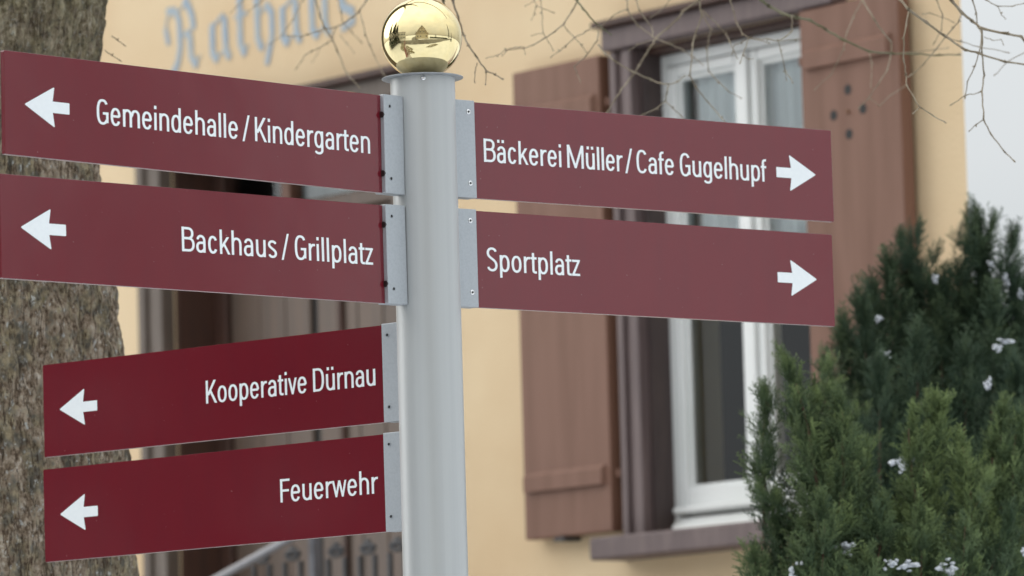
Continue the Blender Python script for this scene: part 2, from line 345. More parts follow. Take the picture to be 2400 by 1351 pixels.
# ------------------------------------------------------------------ lettering: strokes -> one clean flat mesh
SW, SV = 0.0645, 0.049      # half stroke widths: vertical stems, horizontal strokes
def sup(cx, cy, rx, ry, a0, a1, e=2.5, n=22):
    e = 2 + (e - 2) * .6
    P = []
    for i in range(n + 1):
        a = math.radians(a0 + (a1 - a0) * i / n); c, s = math.cos(a), math.sin(a)
        P.append((cx + rx * math.copysign(abs(c) ** (2 / e), c), cy + ry * math.copysign(abs(s) ** (2 / e), s)))
    return P
XH = 0.705
def bez(a, b, c, d, n=10):
    return [tuple((1 - t) ** 3 * a[k] + 3 * t * (1 - t) ** 2 * b[k] + 3 * t * t * (1 - t) * c[k] + t ** 3 * d[k] for k in (0, 1)) for t in [i / n for i in range(1, n + 1)]]
def glyph(ch):
    """(strokes, ink width, left gap, right gap); a stroke is a list of centre-line points"""
    w = SW; v = SV; S = []
    B, G_, D = 0.062, 0.042, 0.008
    def bowl(x0, x1, top=XH + 0.012, bot=-0.012, e=2.4):
        return ((x0 + x1) / 2, (top + bot) / 2, (x1 - x0) / 2 - w, (top - bot) / 2 - v)
    if ch == 'o':
        c = bowl(0, .50); return [sup(*c, 0, 360)], .50, G_, G_
    if ch == 'e':
        c = bowl(0, .49); S = [sup(*c, 2, 325, n=30), [(w, .375), (.49 - w * .9, .375)]]
        S[0] = [(c[0] + c[2], .375)] + sup(*c, 8, 330, n=30); return S, .49, G_, G_
    if ch == 'c':
        c = bowl(0, .46); return [sup(*c, 32, 328, n=28)], .46, G_, .03
    if ch in 'aä':
        x1 = .46
        S = [[(x1 - w, 0), (x1 - w, .45)] + sup(x1 / 2 + .005, .45, x1 / 2 - w - .005, XH + .012 - v - .45, 6, 160, n=16)]
        S += [[(x1 - w, .40), (.26, .40)] + sup(.23, .2185, .23 - w, .1815, 95, 270, 2.5, 18)[1:] + [(.275, .045), (.335, .085), (x1 - w, .15)]]
        S[1] = [q for q in S[1]]
        if ch == 'ä': S += [[(.095, .86), (.095, .99)], [(.325, .86), (.325, .99)]]
        return S, .475, G_ - .004, .05
    if ch == 'b':
        c = bowl(0, .49); return [[(w, 0), (w, 1.0)], sup(*c, 0, 360)], .49, B, G_
    if ch == 'd':
        c = bowl(0, .485); return [[(.485 - w, 0), (.485 - w, 1.0)], sup(*c, 0, 360)], .485, G_, B
    if ch == 'p':
        c = bowl(0, .49); return [[(w, -.26), (w, XH)], sup(*c, 0, 360)], .49, B, G_
    if ch == 'g':
        c = bowl(0, .475, bot=.0); q = [(.475 - w, XH), (.475 - w, -.06)] + sup(.235, -.07, .24 - w, .145, 0, -152, 2.4, 14)
        return [sup(*c, 0, 360), q], .475, G_, B
    if ch == 'h':
        return [[(w, 0), (w, 1.0)], [(w, .40)] + sup(.245, .44, .245 - w, XH + .012 - v - .44, 170, 0, 2.4, 16) + [(.49 - w, 0)]], .49, B, B - .008
    if ch == 'n':
        return [[(w, 0), (w, XH)], [(w, .40)] + sup(.245, .44, .245 - w, XH + .012 - v - .44, 170, 0, 2.4, 16) + [(.49 - w, 0)]], .49, B, B - .008
    if ch == 'm':
        a = [(w, .40)] + sup(.225, .46, .225 - w, XH + .012 - v - .46, 170, 0, 2.4, 14) + [(.45 - w, 0)]
        b_ = [(.45 - w, .40)] + sup(.45 + .16, .46, .225 - w, XH + .012 - v - .46, 170, 0, 2.4, 14) + [(.835 - w, 0)]
        a = [(min(x, .45 - w), y) for x, y in a]
        return [[(w, 0), (w, XH)], a, b_], .835, B, B - .008
    if ch in 'uü':
        S = [[(w, XH), (w, .27)] + sup(.24, .27, .24 - w, .27 + .012 - v, 180, 350, 2.4, 16) + [(.48 - w, .32)], [(.48 - w, 0), (.48 - w, XH)]]
        if ch == 'ü': S += [[(.12, .86), (.12, .99)], [(.355, .86), (.355, .99)]]
        return S, .48, B - .005, B
    if ch == 'i': return [[(w, 0), (w, XH)], [(w, .855), (w, .99)]], 2 * w, B, B
    if ch == 'l': return [[(w, 0), (w, 1.0)]], 2 * w, B, B
    if ch == 'k': return [[(w, 0), (w, 1.0)], [(.09, .27), (.40, XH)], [(.205, .42), (.445, 0)]], .50, B, 0.0
    if ch == 'r': return [[(w, 0), (w, XH)], [(w, .42), (w + .01, .5), (.14, .60), (.21, .648), (.325, .652)]], .325, B, .005
    if ch == 's':
        P = sup(.225, .53, .225 - w - .004, XH + .012 - v - .53, 22, 180, 2.3, 12) + bez((w + .004, .53), (w + .004, .40), (.45 - w, .34), (.45 - w, .185)) + sup(.225, .185, .225 - w, .185 + .012 - v, 0, -158, 2.3, 12)[1:]
        return [P], .45, .03, .035
    if ch == 't':
        return [[(.13, .88), (.13, .16), (.145, .085), (.19, .054), (.30, .050)], [(.0, .652), (.30, .652)]], .30, .008, .008
    if ch == 'v': return [[(.045, XH), (.225, .03)], [(.405, XH), (.225, .03)]], .45, 0.0, 0.0
    if ch == 'w': return [[(.045, XH), (.195, .03)], [(.355, XH), (.195, .03)], [(.355, XH), (.515, .03)], [(.665, XH), (.515, .03)]], .71, 0.0, 0.0
    if ch == 'z': return [[(.015, .652), (.385, .652)], [(.345, .652), (.055, .054)], [(.0, .054), (.395, .054)]], .395, .012, .02
    if ch == 'f': return [[(.125, 0), (.125, .82)] + sup(.235, .82, .11, .135, 180, 92, 2.3, 8) + [(.30, .948)], [(.0, .652), (.30, .652)]], .30, .008, .005
    if ch == 'B':
        return [[(w, 0), (w, 1.0)], [(w, .946), (.30, .946)] + sup(.30, .745, .235 - w + .035, .201, 90, -90, 2.4, 16) + [(w, .542)],
                [(w, .542), (.33, .542)] + sup(.33, .298, .25 - w + .035, .244, 90, -90, 2.4, 16) + [(w, .054)]], .60, B + .01, .03
    if ch == 'C': return [sup(.29, .5, .29 - w, .5 + .012 - v, 38, 322, 2.9, 34)], .56, G_, .02
    if ch == 'G': return [sup(.29, .5, .29 - w, .5 + .012 - v, 38, 318, 2.9, 34) + [(.575 - w, .10)], [(.575 - w, .07), (.575 - w, .50)], [(.30, .446), (.575, .446)]], .575, G_, B - .01
    if ch == 'D':
        return [[(w, 0), (w, 1.0)], [(w, .946), (.27, .946)] + sup(.27, .5, .33 - w, .446, 90, -90, 2.7, 26) + [(w, .054)]], .60, B + .01, G_
    if ch == 'F': return [[(w, 0), (w, 1.0)], [(w, .946), (.49, .946)], [(w, .50), (.45, .50)]], .49, B + .01, .0
    if ch == 'K': return [[(w, 0), (w, 1.0)], [(.12, .36), (.50, 1.0)], [(.24, .56), (.545, 0)]], .60, B + .01, 0.0
    if ch == 'M': return [[(w, 0), (w, 1.0)], [(.90 - w, 0), (.90 - w, 1.0)], [(w + .01, 1.0), (.45, .03)], [(.90 - w - .01, 1.0), (.45, .03)]], .90, B + .01, B
    if ch == 'S':
        P = sup(.27, .76, .27 - w - .008, .24 + .012 - v, 22, 180, 2.3, 14) + bez((w + .008, .76), (w + .008, .54), (.54 - w, .52), (.54 - w, .255)) + sup(.27, .255, .27 - w, .255 + .012 - v, 0, -158, 2.3, 14)[1:]
        return [P], .54, .03, .035
    if ch == '/': return [[(.0 + .05, -.06), (.33, 1.03)]], .38, 0, 0
    return [], .3, 0, 0
STEEP = {'/': .055, 'M': .062, 'v': .058, 'w': .055, 'K': .066, 'k': .060, 'z': .060}
def seg_min(D, X, Y, ax, ay, bx_, by_, hw, cap0, cap1):
    ky = SW / SV          # horizontals thinner than stems
    dx, dy = bx_ - ax, (by_ - ay) * ky
    if dx * dx + dy * dy < 1e-10: return D
    L = math.hypot(dx, dy) + 1e-9; ux, uy = dx / L, dy / L
    px = X - ax; py = (Y - ay) * ky
    s = px * ux + py * uy; q = np.abs(-px * uy + py * ux) - hw
    if cap0: e0 = -s
    else: e0 = None
    # box part
    e = np.maximum(-s, s - L)
    d = np.maximum(q, e)
    if not cap0: d = np.minimum(d, np.hypot(px, py) - hw)
    if not cap1: d = np.minimum(d, np.hypot(px - dx, py - dy) - hw)
    return np.minimum(D, d)
def march(D, xs, ys):
    """marching squares over the negative region of D -> verts, faces (grid cells joined in runs)"""
    vid = {}; V = []; Fc = []
    ins = D < 0
    def vg(i, j):
        k = (0, i, j)
        if k not in vid: vid[k] = len(V); V.append((xs[i], ys[j]))
        return vid[k]
    def ve(i, j, i2, j2):
        if (i2, j2) < (i, j): i, j, i2, j2 = i2, j2, i, j
        k = (1, i, j, i2, j2)
        if k not in vid:
            a, b_ = D[j, i], D[j2, i2]; t_ = a / (a - b_)
            vid[k] = len(V); V.append((xs[i] + (xs[i2] - xs[i]) * t_, ys[j] + (ys[j2] - ys[j]) * t_))
        return vid[k]
    ny, nx = D.shape
    cs = ins[:-1, :-1].astype(int) + ins[:-1, 1:] + ins[1:, :-1] + ins[1:, 1:]
    for j in range(ny - 1):
        i = 0; row = cs[j]
        while i < nx - 1:
            c = row[i]
            if c == 4:
                k = i
                while k < nx - 1 and row[k] == 4: k += 1
                Fc.append((vg(i, j), vg(k, j), vg(k, j + 1), vg(i, j + 1))); i = k; continue
            if c > 0:
                cr_ = [(i, j), (i + 1, j), (i + 1, j + 1), (i, j + 1)]; P = []
                for q in range(4):
                    a, b_ = cr_[q], cr_[(q + 1) % 4]
                    ia, ib = ins[a[1], a[0]], ins[b_[1], b_[0]]
                    if ia: P.append(vg(*a))
                    if ia != ib: P.append(ve(*a, *b_))
                if len(P) >= 3: Fc.append(tuple(P))
            i += 1
    return V, Fc
def flat_mesh(name, parts, cell):
    V = []; Fc = []
    for v_, f2 in parts:
        o = len(V); V += v_; Fc += [tuple(k + o for k in q) for q in f2]
    me = bpy.data.meshes.new(name); me.from_pydata(V, [], Fc); me.update(); return me
def word(text, x0, x1, base, cap, cell=0.0125):
    """text in world metres between x0 and x1 (cap = capital height); returns 2-D verts and faces"""
    G = [glyph(c) for c in text]; pos = []; x = 0
    for i, g in enumerate(G):
        if i: x += G[i - 1][3] + g[2]
        pos.append(x); x += g[1]
    W = x; k = (x1 - x0) / W / cap
    xs = np.arange(-.05, W * k + .05, cell); ys = np.arange(-.32, 1.12, cell)
    X, Y = np.meshgrid(xs, ys); D = np.full(X.shape, 9.0)
    for ch, g, p in zip(text, G, pos):
        hw = SW
        i0 = max(0, int((p * k - .12 + .05) / cell)); i1 = min(len(xs), int(((p + g[1]) * k + .12 + .05) / cell) + 1)
        Xs = X[:, i0:i1]; Ys = Y[:, i0:i1]; sub = np.full(Xs.shape, 9.0)
        for st in g[0]:
            pts = [((p + qx) * k, qy) for qx, qy in st]
            n = len(pts)
            diag = ch in STEEP and n == 2 and abs(pts[0][0] - pts[1][0]) > .02 and abs(pts[0][1] - pts[1][1]) > .1
            closed = math.dist(pts[0], pts[-1]) < 1e-4
            foot = diag and ch in 'vwM'          # diagonals meeting at the foot join round, trimmed flat
            if diag:
                (ax, ay), (bx_, by_) = pts; ex, ey = (bx_ - ax) * .08, (by_ - ay) * .08
                c0 = not (ch in 'kK' and ay < .5); c1 = not foot and not (ch in 'kK' and ay > .5 and False)
                if ch in 'kK': c0 = False
                pts = [(ax - ex * c0, ay - ey * c0), (bx_ + ex * c1, by_ + ey * c1)]
            for a in range(n - 1):
                sub = seg_min(sub, Xs, Ys, *pts[a], *pts[a + 1], STEEP[ch] if diag else SW, a == 0 and not closed, a == n - 2 and not closed and not foot)
        trim = {'v': (0, XH), 'w': (0, XH), 'k': (0, 1), 'K': (0, 1), 'M': (0, 1), 'z': (0, XH), '/': (-.06, 1.03)}.get(ch)
        if ch == 'k': sub = np.where(Xs > (p + .16) * k, np.maximum(sub, Ys - XH), sub)
        if trim: sub = np.maximum(sub, np.maximum(trim[0] - Ys, Ys - trim[1]))
        D[:, i0:i1] = np.minimum(D[:, i0:i1], sub)
    V, Fc = march(D, xs, ys)
    return [(x0 + vx * cap, base + vy * cap) for vx, vy in V], Fc, k

# ------------------------------------------------------------------ ground and road (the setting)
def sheet(name, pts, z, m, kind='structure'):
    me = bpy.data.meshes.new(name); me.from_pydata([(x, y, z) for x, y in pts], [], [tuple(range(len(pts)))]); me.update()
    return mk(name, me, None, m, kind=kind)
gx = np.concatenate([[-1500, -400], np.linspace(-60, 60, 81), [400, 1500]]); gy = gx.copy()
GX, GY = np.meshgrid(gx, gy); GZ = (fbm(GX * .25 + 9, GY * .25 + 4, GX * 0, 4, 3) - .5) * .16 - .08
GZ = np.where((np.abs(GX) > 61) | (np.abs(GY) > 61), -.08, GZ)
n_ = len(gx); idx = np.arange(n_ * n_).reshape(n_, n_)
mk('snowy_ground', mesh_np('snowy_ground', np.stack([GX, GY, GZ], -1).reshape(-1, 3),
   np.stack([idx[:-1, :-1], idx[:-1, 1:], idx[1:, 1:], idx[1:, :-1]], -1).reshape(-1, 4), True), None, m_snow, kind='structure')
def ribbon(name, cl, w, z, m):
    V = []; Fq = []
    for i, p in enumerate(cl):
        a = Vector(cl[max(i - 1, 0)]); b_ = Vector(cl[min(i + 1, len(cl) - 1)]); d = (b_ - a).normalized(); n = Vector((-d.y, d.x))
        for q in (-1, 1): V.append((p[0] + n.x * q * w / 2, p[1] + n.y * q * w / 2, z))
    for i in range(len(cl) - 1): Fq.append((2 * i, 2 * i + 1, 2 * i + 3, 2 * i + 2))
    return mk(name, mesh_np(name, V, Fq), None, m, kind='structure')
ribbon('road', [(-60, 12), (-30, 6), (-15, 2.5), (0, 0), (15, 1), (30, 5), (60, 14)], 6.5, 0.012, m_asph)
ribbon('side_road', [(-4, -3), (-8, -12), (-11, -25), (-12, -60)], 5.0, 0.016, m_asph)
def patch(name, cx, cy, rx, ry, z, m, seed, rot=0.0):
    """an irregular thawed patch in the snow"""
    g = np.random.default_rng(seed); n = 40; ph = g.uniform(0, 6.28, 4); pts = []
    for i in range(n):
        a = 2 * math.pi * i / n; k = 1 + .22 * math.sin(2 * a + ph[0]) + .13 * math.sin(3 * a + ph[1]) + .09 * math.sin(5 * a + ph[2]) + .05 * math.sin(9 * a + ph[3])
        x, y = rx * k * math.cos(a), ry * k * math.sin(a)
        pts.append((cx + x * math.cos(rot) - y * math.sin(rot), cy + x * math.sin(rot) + y * math.cos(rot)))
    return sheet(name, pts, z, m)
patch('thawed_verge', -5.5, 6.3, 4.2, 1.3, .020, m_mud, 4, .25)
patch('thawed_verge', 3.6, 5.2, 2.6, .6, .020, m_mud, 5, -.15)
patch('thawed_verge', 6.5, -4.6, 5.0, .8, .020, m_mud, 6, .2)

# ------------------------------------------------------------------ the town hall
WA = 0.902
P0 = Vector((0.41441, 15.0, 0))
wr = Vector((math.cos(WA), -math.sin(WA), 0)); wn = Vector((-math.sin(WA), -math.cos(WA), 0))
def onwall(px, py, o):
    """wall coordinates (along the wall, height) of a pixel, o metres in front of the wall"""
    d = f_ + R_ * ((px - 1200) / LENS_PX) + U_ * ((675.5 - py) / LENS_PX)
    Q = P0 + wn * o; tt = (Q.dot(wn)) / d.dot(wn); q = d * tt
    return (q - P0).dot(wr), q.z + CAM_Z
hall = empty('town_hall', P0, -WA, label='cream yellow rendered town hall with brown shutters and faded blue lettering over its door', cat='building')
WX0, WX1, WZ = -9.0, 1.234, 6.2
DO = (-2.345, -1.165, 1.62, 3.905)      # door opening x0 x1 z0 z1
WO = (-0.050, 0.700, 2.560, 3.900)
SKEW = 1.13
def wall_mesh():
    bm = bmesh.new()
    xs = [WX0, DO[0], DO[1], WO[0], WO[1], WX1]
    for i in range(5):
        a, b_ = xs[i], xs[i + 1]
        if i == 1: segs = [(0, DO[2]), (DO[3], WZ)]
        elif i == 3: segs = [(0, WO[2]), (WO[3], WZ)]
        else: segs = [(0, WZ)]
        for z0, z1 in segs:
            n0 = len(bm.verts); box(bm, a, b_, 0, .23, z0, z1)
            bm.verts.ensure_lookup_table()
            if i == 4:       # the corner of the house is acute: mitre the end
                for v in bm.verts[n0:]:
                    if v.co.x > WX1 - .01 and v.co.y > .1: v.co.x -= .23 * SKEW
    def quad_wall(p, q, th):
        d = (Vector(q) - Vector(p)); n = Vector((-d.y, d.x)).normalized() * th
        pts = [p, q, (q[0] + n.x, q[1] + n.y), (p[0] + n.x, p[1] + n.y)]
        lo = [bm.verts.new((x, y, 0)) for x, y in pts]; hi = [bm.verts.new((x, y, WZ)) for x, y in pts]
        for k in range(4): bm.faces.new((lo[k], lo[(k + 1) % 4], hi[(k + 1) % 4], hi[k]))
        bm.faces.new(hi)
    quad_wall((WX1 - .23 * SKEW, .23), (WX1 - 7 * SKEW, 7), .3)
    quad_wall((WX0, .23), (WX0, 7), -.3)
    quad_wall((WX0, 7), (WX1 - 7 * SKEW, 7), .3)
    bmesh.ops.remove_doubles(bm, verts=bm.verts, dist=1e-5)
    bmesh.ops.recalc_face_normals(bm, faces=bm.faces)
    return bm_mesh(bm, 'wall')
mk('wall', wall_mesh(), hall, m_stucco)
# roof
me = bpy.data.meshes.new('roof')
xe = WX1 - 7 * SKEW
me.from_pydata([(WX0 - .4, -.5, WZ), (WX1 + .1, -.5, WZ), (xe + .3, 7.4, WZ), (WX0 - .4, 7.4, WZ), (WX0 - .4, 3.5, WZ + 3.8), ((WX1 + xe) / 2 + .2, 3.5, WZ + 3.8)], [],
               [(0, 1, 5, 4), (2, 3, 4, 5), (1, 2, 5), (3, 0, 4), (3, 2, 1, 0)]); me.update()
mk('roof', me, hall, m_tile)
# rooms seen through the panes
m_room = mat('dim_room', (0.035, 0.036, 0.036), 0.9)
def room(x0, x1, y0, y1, z0, z1, skew):
    bm = bmesh.new(); box(bm, x0, x1, y0, y1, z0, z1)
    for f in list(bm.faces):
        if f.calc_center_median().y < y0 + 1e-4: bm.faces.remove(f)
    for v in bm.verts: v.co.x -= skew * (v.co.y - y0)
    return mk('room_interior', bm_mesh(bm, 'room_interior'), hall, m_room)
room(-.55, .80, .235, 1.7, WO[2] - .4, WO[3] + .3, 1.13)
room(DO[0] - .2, DO[1] + .1, .235, 1.3, 3.3, DO[3] + .3, 0)
m_inner = mat('shaded_plaster_reveal', (0.60, 0.58, 0.48), 0.9)
for a_, b2 in ((WO[0] + .0005, WO[0] + .012), (WO[1] - .012, WO[1] - .0005)): bx('inner_reveal', hall, m_inner, a_, b2, .102, .232, WO[2] + .003, WO[3] - .003)
# --- window ---
win = mk('window', None, hall)
m_lining = mat('dark_brown_lining_wood', (0.075, 0.052, 0.048), 0.6, noise=(7, 7, (0.05, 0.035, 0.035), 0.35, 0.75), stretch=(5, 5, 0.8))
def wp(name, m, *a, parent=None, bev=0.0, **k): return bx(name, parent or win, m, *a, bev=bev, **k)
# surround: pilasters with two flutes, lintel with cap moulding (flush trim sits 2-3 mm apart)
def pilaster(parent, x0, x1, z0, z1, m, out=.05):
    w_ = x1 - x0; bm = bmesh.new()
    box(bm, x0, x0 + w_ * .30, -out, -.001, z0, z1, .003)
    box(bm, x0 + w_ * .31, x0 + w_ * .62, -out + .012, -.001, z0, z1, .003)
    box(bm, x0 + w_ * .63, x1, -out, -.001, z0, z1, .003)
    return mk('jamb_board', bm_mesh(bm, 'jamb_board'), parent, m)
pilaster(win, -.145, -.052, 2.552, 3.895, m_surround)
wp('lintel', m_surround, -.165, .80, -.060, -.001, 3.900, 3.962, bev=.004)
wp('lintel_cap', m_reveal, -.180, .815, -.085, -.001, 3.964, 3.982, bev=.003)
wp('reveal_lining', m_lining, -.0515, -.034, -.018, .10, 2.562, 3.8985)
wp('reveal_lining', m_reveal, -.035, .6995, .001, .10, 3.880, 3.898)
wp('window_sill', m_surround, -.203, .84, -.125, .06, 2.487, 2.549, bev=.006)
wp('sill_board', m_whitefr, .004, .699, .002, .047, 2.5495, 2.574, bev=.003)
wp('sill_board', m_whitefr, .030, .699, -.016, .0015, 2.5495, 2.560, bev=.003)
# white frame and two sashes
fy0, fy1 = .048, .100
bm = bmesh.new()
box(bm, -.049, -.018, fy0, fy1, 2.561, 3.878, .003)
box(bm, .668, .699, fy0, fy1, 2.561, 3.878, .003)
box(bm, -.018, .668, fy0 + .001, fy1, 3.846, 3.878, .003)
box(bm, -.018, .668, fy0 + .001, fy1, 2.561, 2.592, .003)
box(bm, -.018, .668, fy0 - .018, fy0, 2.575, 2.590, .003)
mk('window_frame', bm_mesh(bm, 'window_frame'), win, m_whitefr)
def sash(x0, x1):
    z0, z1 = 2.598, 3.842; g = .042; bm = bmesh.new()
    y0 = fy0 - .004
    box(bm, x0, x0 + g, y0, fy1 - .006, z0, z1, .004); box(bm, x1 - g, x1, y0, fy1 - .006, z0, z1, .004)
    box(bm, x0 + g, x1 - g, y0 + .001, fy1 - .006, z0, z0 + .072, .004); box(bm, x0 + g, x1 - g, y0 + .001, fy1 - .006, z1 - .03, z1, .004)
    # inner step of the glazing bead
    q = .012
    box(bm, x0 + g, x0 + g + q, y0 + .014, fy1 - .01, z0 + .072, z1 - .03); box(bm, x1 - g - q, x1 - g, y0 + .014, fy1 - .01, z0 + .072, z1 - .03)
    box(bm, x0 + g + q, x1 - g - q, y0 + .015, fy1 - .01, z0 + .072, z0 + .072 + q); box(bm, x0 + g + q, x1 - g - q, y0 + .015, fy1 - .01, z1 - .03 - q, z1 - .03)
    mk('sash', bm_mesh(bm, 'sash'), win, m_whitefr)
    me = bpy.data.meshes.new('pane'); yy = y0 + .022
    me.from_pydata([(x0 + g, yy, z0 + .06), (x1 - g, yy, z0 + .06), (x1 - g, yy, z1 - .02), (x0 + g, yy, z1 - .02)], [], [(0, 1, 2, 3)]); me.update()
    mk('pane', me, win, m_glass)
sash(-.014, .318)
sash(.330, .664)
wp('meeting_stile', m_whitefr, .306, .342, fy0 - .016, fy0 - .0045, 2.600, 3.840, bev=.004)
wp('drip_rail', m_whitefr, -.012, .662, fy0 - .030, fy0 - .005, 2.604, 2.622, bev=.005)
# curtains: sheer upper half, a drape at the left
def pleat(name, m, x0, x1, y, z0, z1, amp, per, parent):
    xs = np.linspace(x0, x1, 90); V = []; Fq = []
    for x in xs:
        yy = y + amp * math.sin(x / per * 2 * math.pi) + amp * .5 * math.sin(x / per * 3.1 + 1)
        V += [(x, yy, z0), (x, yy * 1.0, z1)]
    for i in range(len(xs) - 1): Fq.append((2 * i, 2 * i + 2, 2 * i + 3, 2 * i + 1))
    return mk(name, mesh_np(name, V, Fq, True), parent, m)
pleat('curtain', m_curtain, .065, .30, .094, 3.26, 3.835, .006, .048, win)
pleat('curtain', m_curtain, .345, .66, .094, 3.26, 3.835, .006, .048, win)

# --- shutters ---
def shutter(x0, x1, holes=False):
    sh = mk('shutter', None, hall)
    z0, z1 = 2.569, 3.895; y0, y1 = -.055, -.014
    bx('board', sh, m_shutter, x0, x1, y0, y1, z0, z1, .003)
    for zz in (2.701, 3.735):
        b2 = bmesh.new(); r = bmesh.ops.create_cube(b2, size=1.0)
        a, c = (x0 + .022, x1 - .020) if not holes else (x0 + .026, x1 - .030)
        for v in r['verts']:
            front = v.co.y < 0; up = v.co.z > 0
            v.co = Vector(((a if v.co.x < 0 else c), (y0 - .013 if front else y0 - .001), zz + (.055 if up else 0) - (.012 if up and front else 0)))
            if front: v.co.x += .008 if v.co.x == a else -.008
        mk('batten', bm_mesh(b2, 'batten'), sh, m_shutter)
    if holes:
        for hx, hz in ((.849, 3.661), (.906, 3.603), (.790, 3.600), (.848, 3.543)):
            bm = bmesh.new(); cyl(bm, (hx, y0 - .0006, hz), (hx, y0 + .02, hz), .0140, n=20)
            mk('ventilation_hole', bm_mesh(bm, 'ventilation_hole'), sh, m_hole)
        bm = bmesh.new(); cyl(bm, (.848, y0 - .006, 3.602), (.848, y0, 3.602), .005, n=12)
        mk('rosette_nail', bm_mesh(bm, 'rosette_nail'), sh, mat('rusty_nail', (0.16, 0.07, 0.03), .7))
    # hinge pintles on the window side
    hx = x1 + .020 if not holes else x0 - .012
    for zz in (2.728, 3.762):
        bm = bmesh.new(); cyl(bm, (hx, -.040, zz - .010), (hx, -.040, zz + .012), .008, n=12);
        mk('hinge', bm_mesh(bm, 'hinge'), sh, m_shutter)
    return sh
s1 = shutter(-.571, -.183); s2 = shutter(.664, 1.053, True)
s2['label'] = 'right shutter with four round holes in a cross'
bx('shutter_catch', hall, m_iron, -.430, -.385, -.065, -.005, 2.556, 2.566)

# --- door ---
door = mk('door', None, hall)
pilaster(door, -2.480, -2.348, 1.60, 3.900, m_doorfr)
pilaster(door, -1.162, -1.050, 1.60, 3.900, m_doorfr)
bx('lintel', door, m_doorfr, -2.50, -1.035, -.065, -.001, 3.906, 3.966, .004)
bx('lintel_cap', door, m_reveal, -2.515, -1.02, -.095, -.001, 3.968, 3.988, .003)
bx('reveal_lining', door, m_reveal, -2.3445, -2.325, .001, .16, 1.63, 3.904)
bx('reveal_lining', door, m_reveal, -2.325, -1.166, .001, .16, 3.880, 3.903)
dy = .150
bx('door_post', door, m_reveal, -2.325, -2.262, dy - .02, dy + .05, 1.63, 3.878, .004)
bx('transom_rail', door, m_door, -2.262, -1.17, dy - .02, dy + .05, 3.640, 3.690, .006)
bx('transom_bar', door, mat('red_brown_bar', (.17, .075, .045), .5), -1.965, -1.918, dy - .015, dy + .04, 3.692, 3.878, .004)
me = bpy.data.meshes.new('transom_pane'); me.from_pydata([(-2.262, dy + .02, 3.692), (-1.17, dy + .02, 3.692), (-1.17, dy + .02, 3.878), (-2.262, dy + .02, 3.878)], [], [(0, 1, 2, 3)]); me.update()
mk('transom_pane', me, door, m_glass)
pleat('curtain', m_curtain, -2.10, -1.17, dy + .10, 3.66, 3.876, .005, .08, door)
edges = [-2.262, -2.11, -1.975, -1.848, -1.812, -1.700, -1.675, -1.607, -1.48, -1.34, -1.18]
for i in range(len(edges) - 1):
    a, b_ = edges[i], edges[i + 1]
    if i == 3: bx('astragal', door, m_dark, a + .001, b_ - .001, dy + .012, dy + .03, 1.64, 3.638)
    elif i == 5: bx('moulding', door, m_reveal, a + .001, b_ - .001, dy - .012, dy + .03, 1.64, 3.638, .003)
    else: bx('plank', door, m_door, a + .0012, b_ - .0012, dy, dy + .03, 1.64, 3.638, .004)

# --- painted word over the door, in black-letter ---
def fraktur():
    T = .014; t = .004
    st = [([(-2.30, .170), (-2.335, .178), (-2.358, .150), (-2.360, .115), (-2.345, .085)], t), ([(-2.362, .125), (-2.350, .085)], .010),
          ([(-2.345, .182), (-2.310, .178), (-2.288, .145), (-2.286, .06), (-2.300, .015), (-2.330, -.02)], .0125),
          ([(-2.252, .200), (-2.240, .185), (-2.222, .155), (-2.214, .118)], T), ([(-2.30, .165), (-2.255, .195)], t), ([(-2.214, .118), (-2.245, .095), (-2.285, .098)], t),
          ([(-2.246, .098), (-2.232, .085), (-2.228, .025), (-2.205, -.002)], .0135), ([(-2.205, -.002), (-2.180, .02)], t)]
    def a_(x): return [([(x + .012, .098), (x + .012, .020), (x + .030, .0)], T), ([(x + .078, .112), (x + .082, .022), (x + .096, .0)], T), ([(x + .010, .098), (x + .072, .132)], .005), ([(x + .030, .0), (x + .078, .022)], t)]
    st += a_(-2.125)
    st += [([(-1.966, .170), (-1.966, .028), (-1.948, .0)], T), ([(-1.990, .112), (-1.930, .118)], .006), ([(-1.948, .0), (-1.925, .018)], t)]
    st += [([(-1.878, .205), (-1.874, .030), (-1.858, .004)], T), ([(-1.87, .10), (-1.822, .130)], .005), ([(-1.822, .125), (-1.800, .100), (-1.800, .03), (-1.828, -.045)], .0125), ([(-1.878, .205), (-1.85, .185)], .005)]
    st += a_(-1.757)
    st += [([(-1.595, .118), (-1.594, .020), (-1.575, .0)], T), ([(-1.530, .118), (-1.528, .020), (-1.512, .0)], T), ([(-1.575, .0), (-1.530, .022)], t)]
    st += [([(-1.375, .118), (-1.405, .110), (-1.448, .100)], .009), ([(-1.445, .100), (-1.440, .065), (-1.395, .048)], T), ([(-1.395, .048), (-1.388, .015), (-1.440, .0)], .010)]
    cell = .0035; xs = np.arange(-2.39, -1.34, cell); zs = np.arange(-.07, .23, cell)
    X, Z = np.meshgrid(xs, zs); D = np.full(X.shape, 9.)
    for P, hw in st:
        for i in range(len(P) - 1):
            (ax, az), (b0, b1) = P[i], P[i + 1]; dx, dz = b0 - ax, b1 - az; L2 = dx * dx + dz * dz
            tt = np.clip(((X - ax) * dx + (Z - az) * dz) / L2, 0, 1)
            D = np.minimum(D, np.hypot(X - ax - tt * dx, Z - az - tt * dz) - hw)
    V, Fc = march(D, xs, zs)
    me = bpy.data.meshes.new('wall_lettering'); me.from_pydata([(x, -.003, z + 4.150) for x, z in V], [], Fc); me.update()
    return me
mk('wall_lettering', fraktur(), hall, m_blue, label='faded blue black-letter word Rathaus painted on the wall')

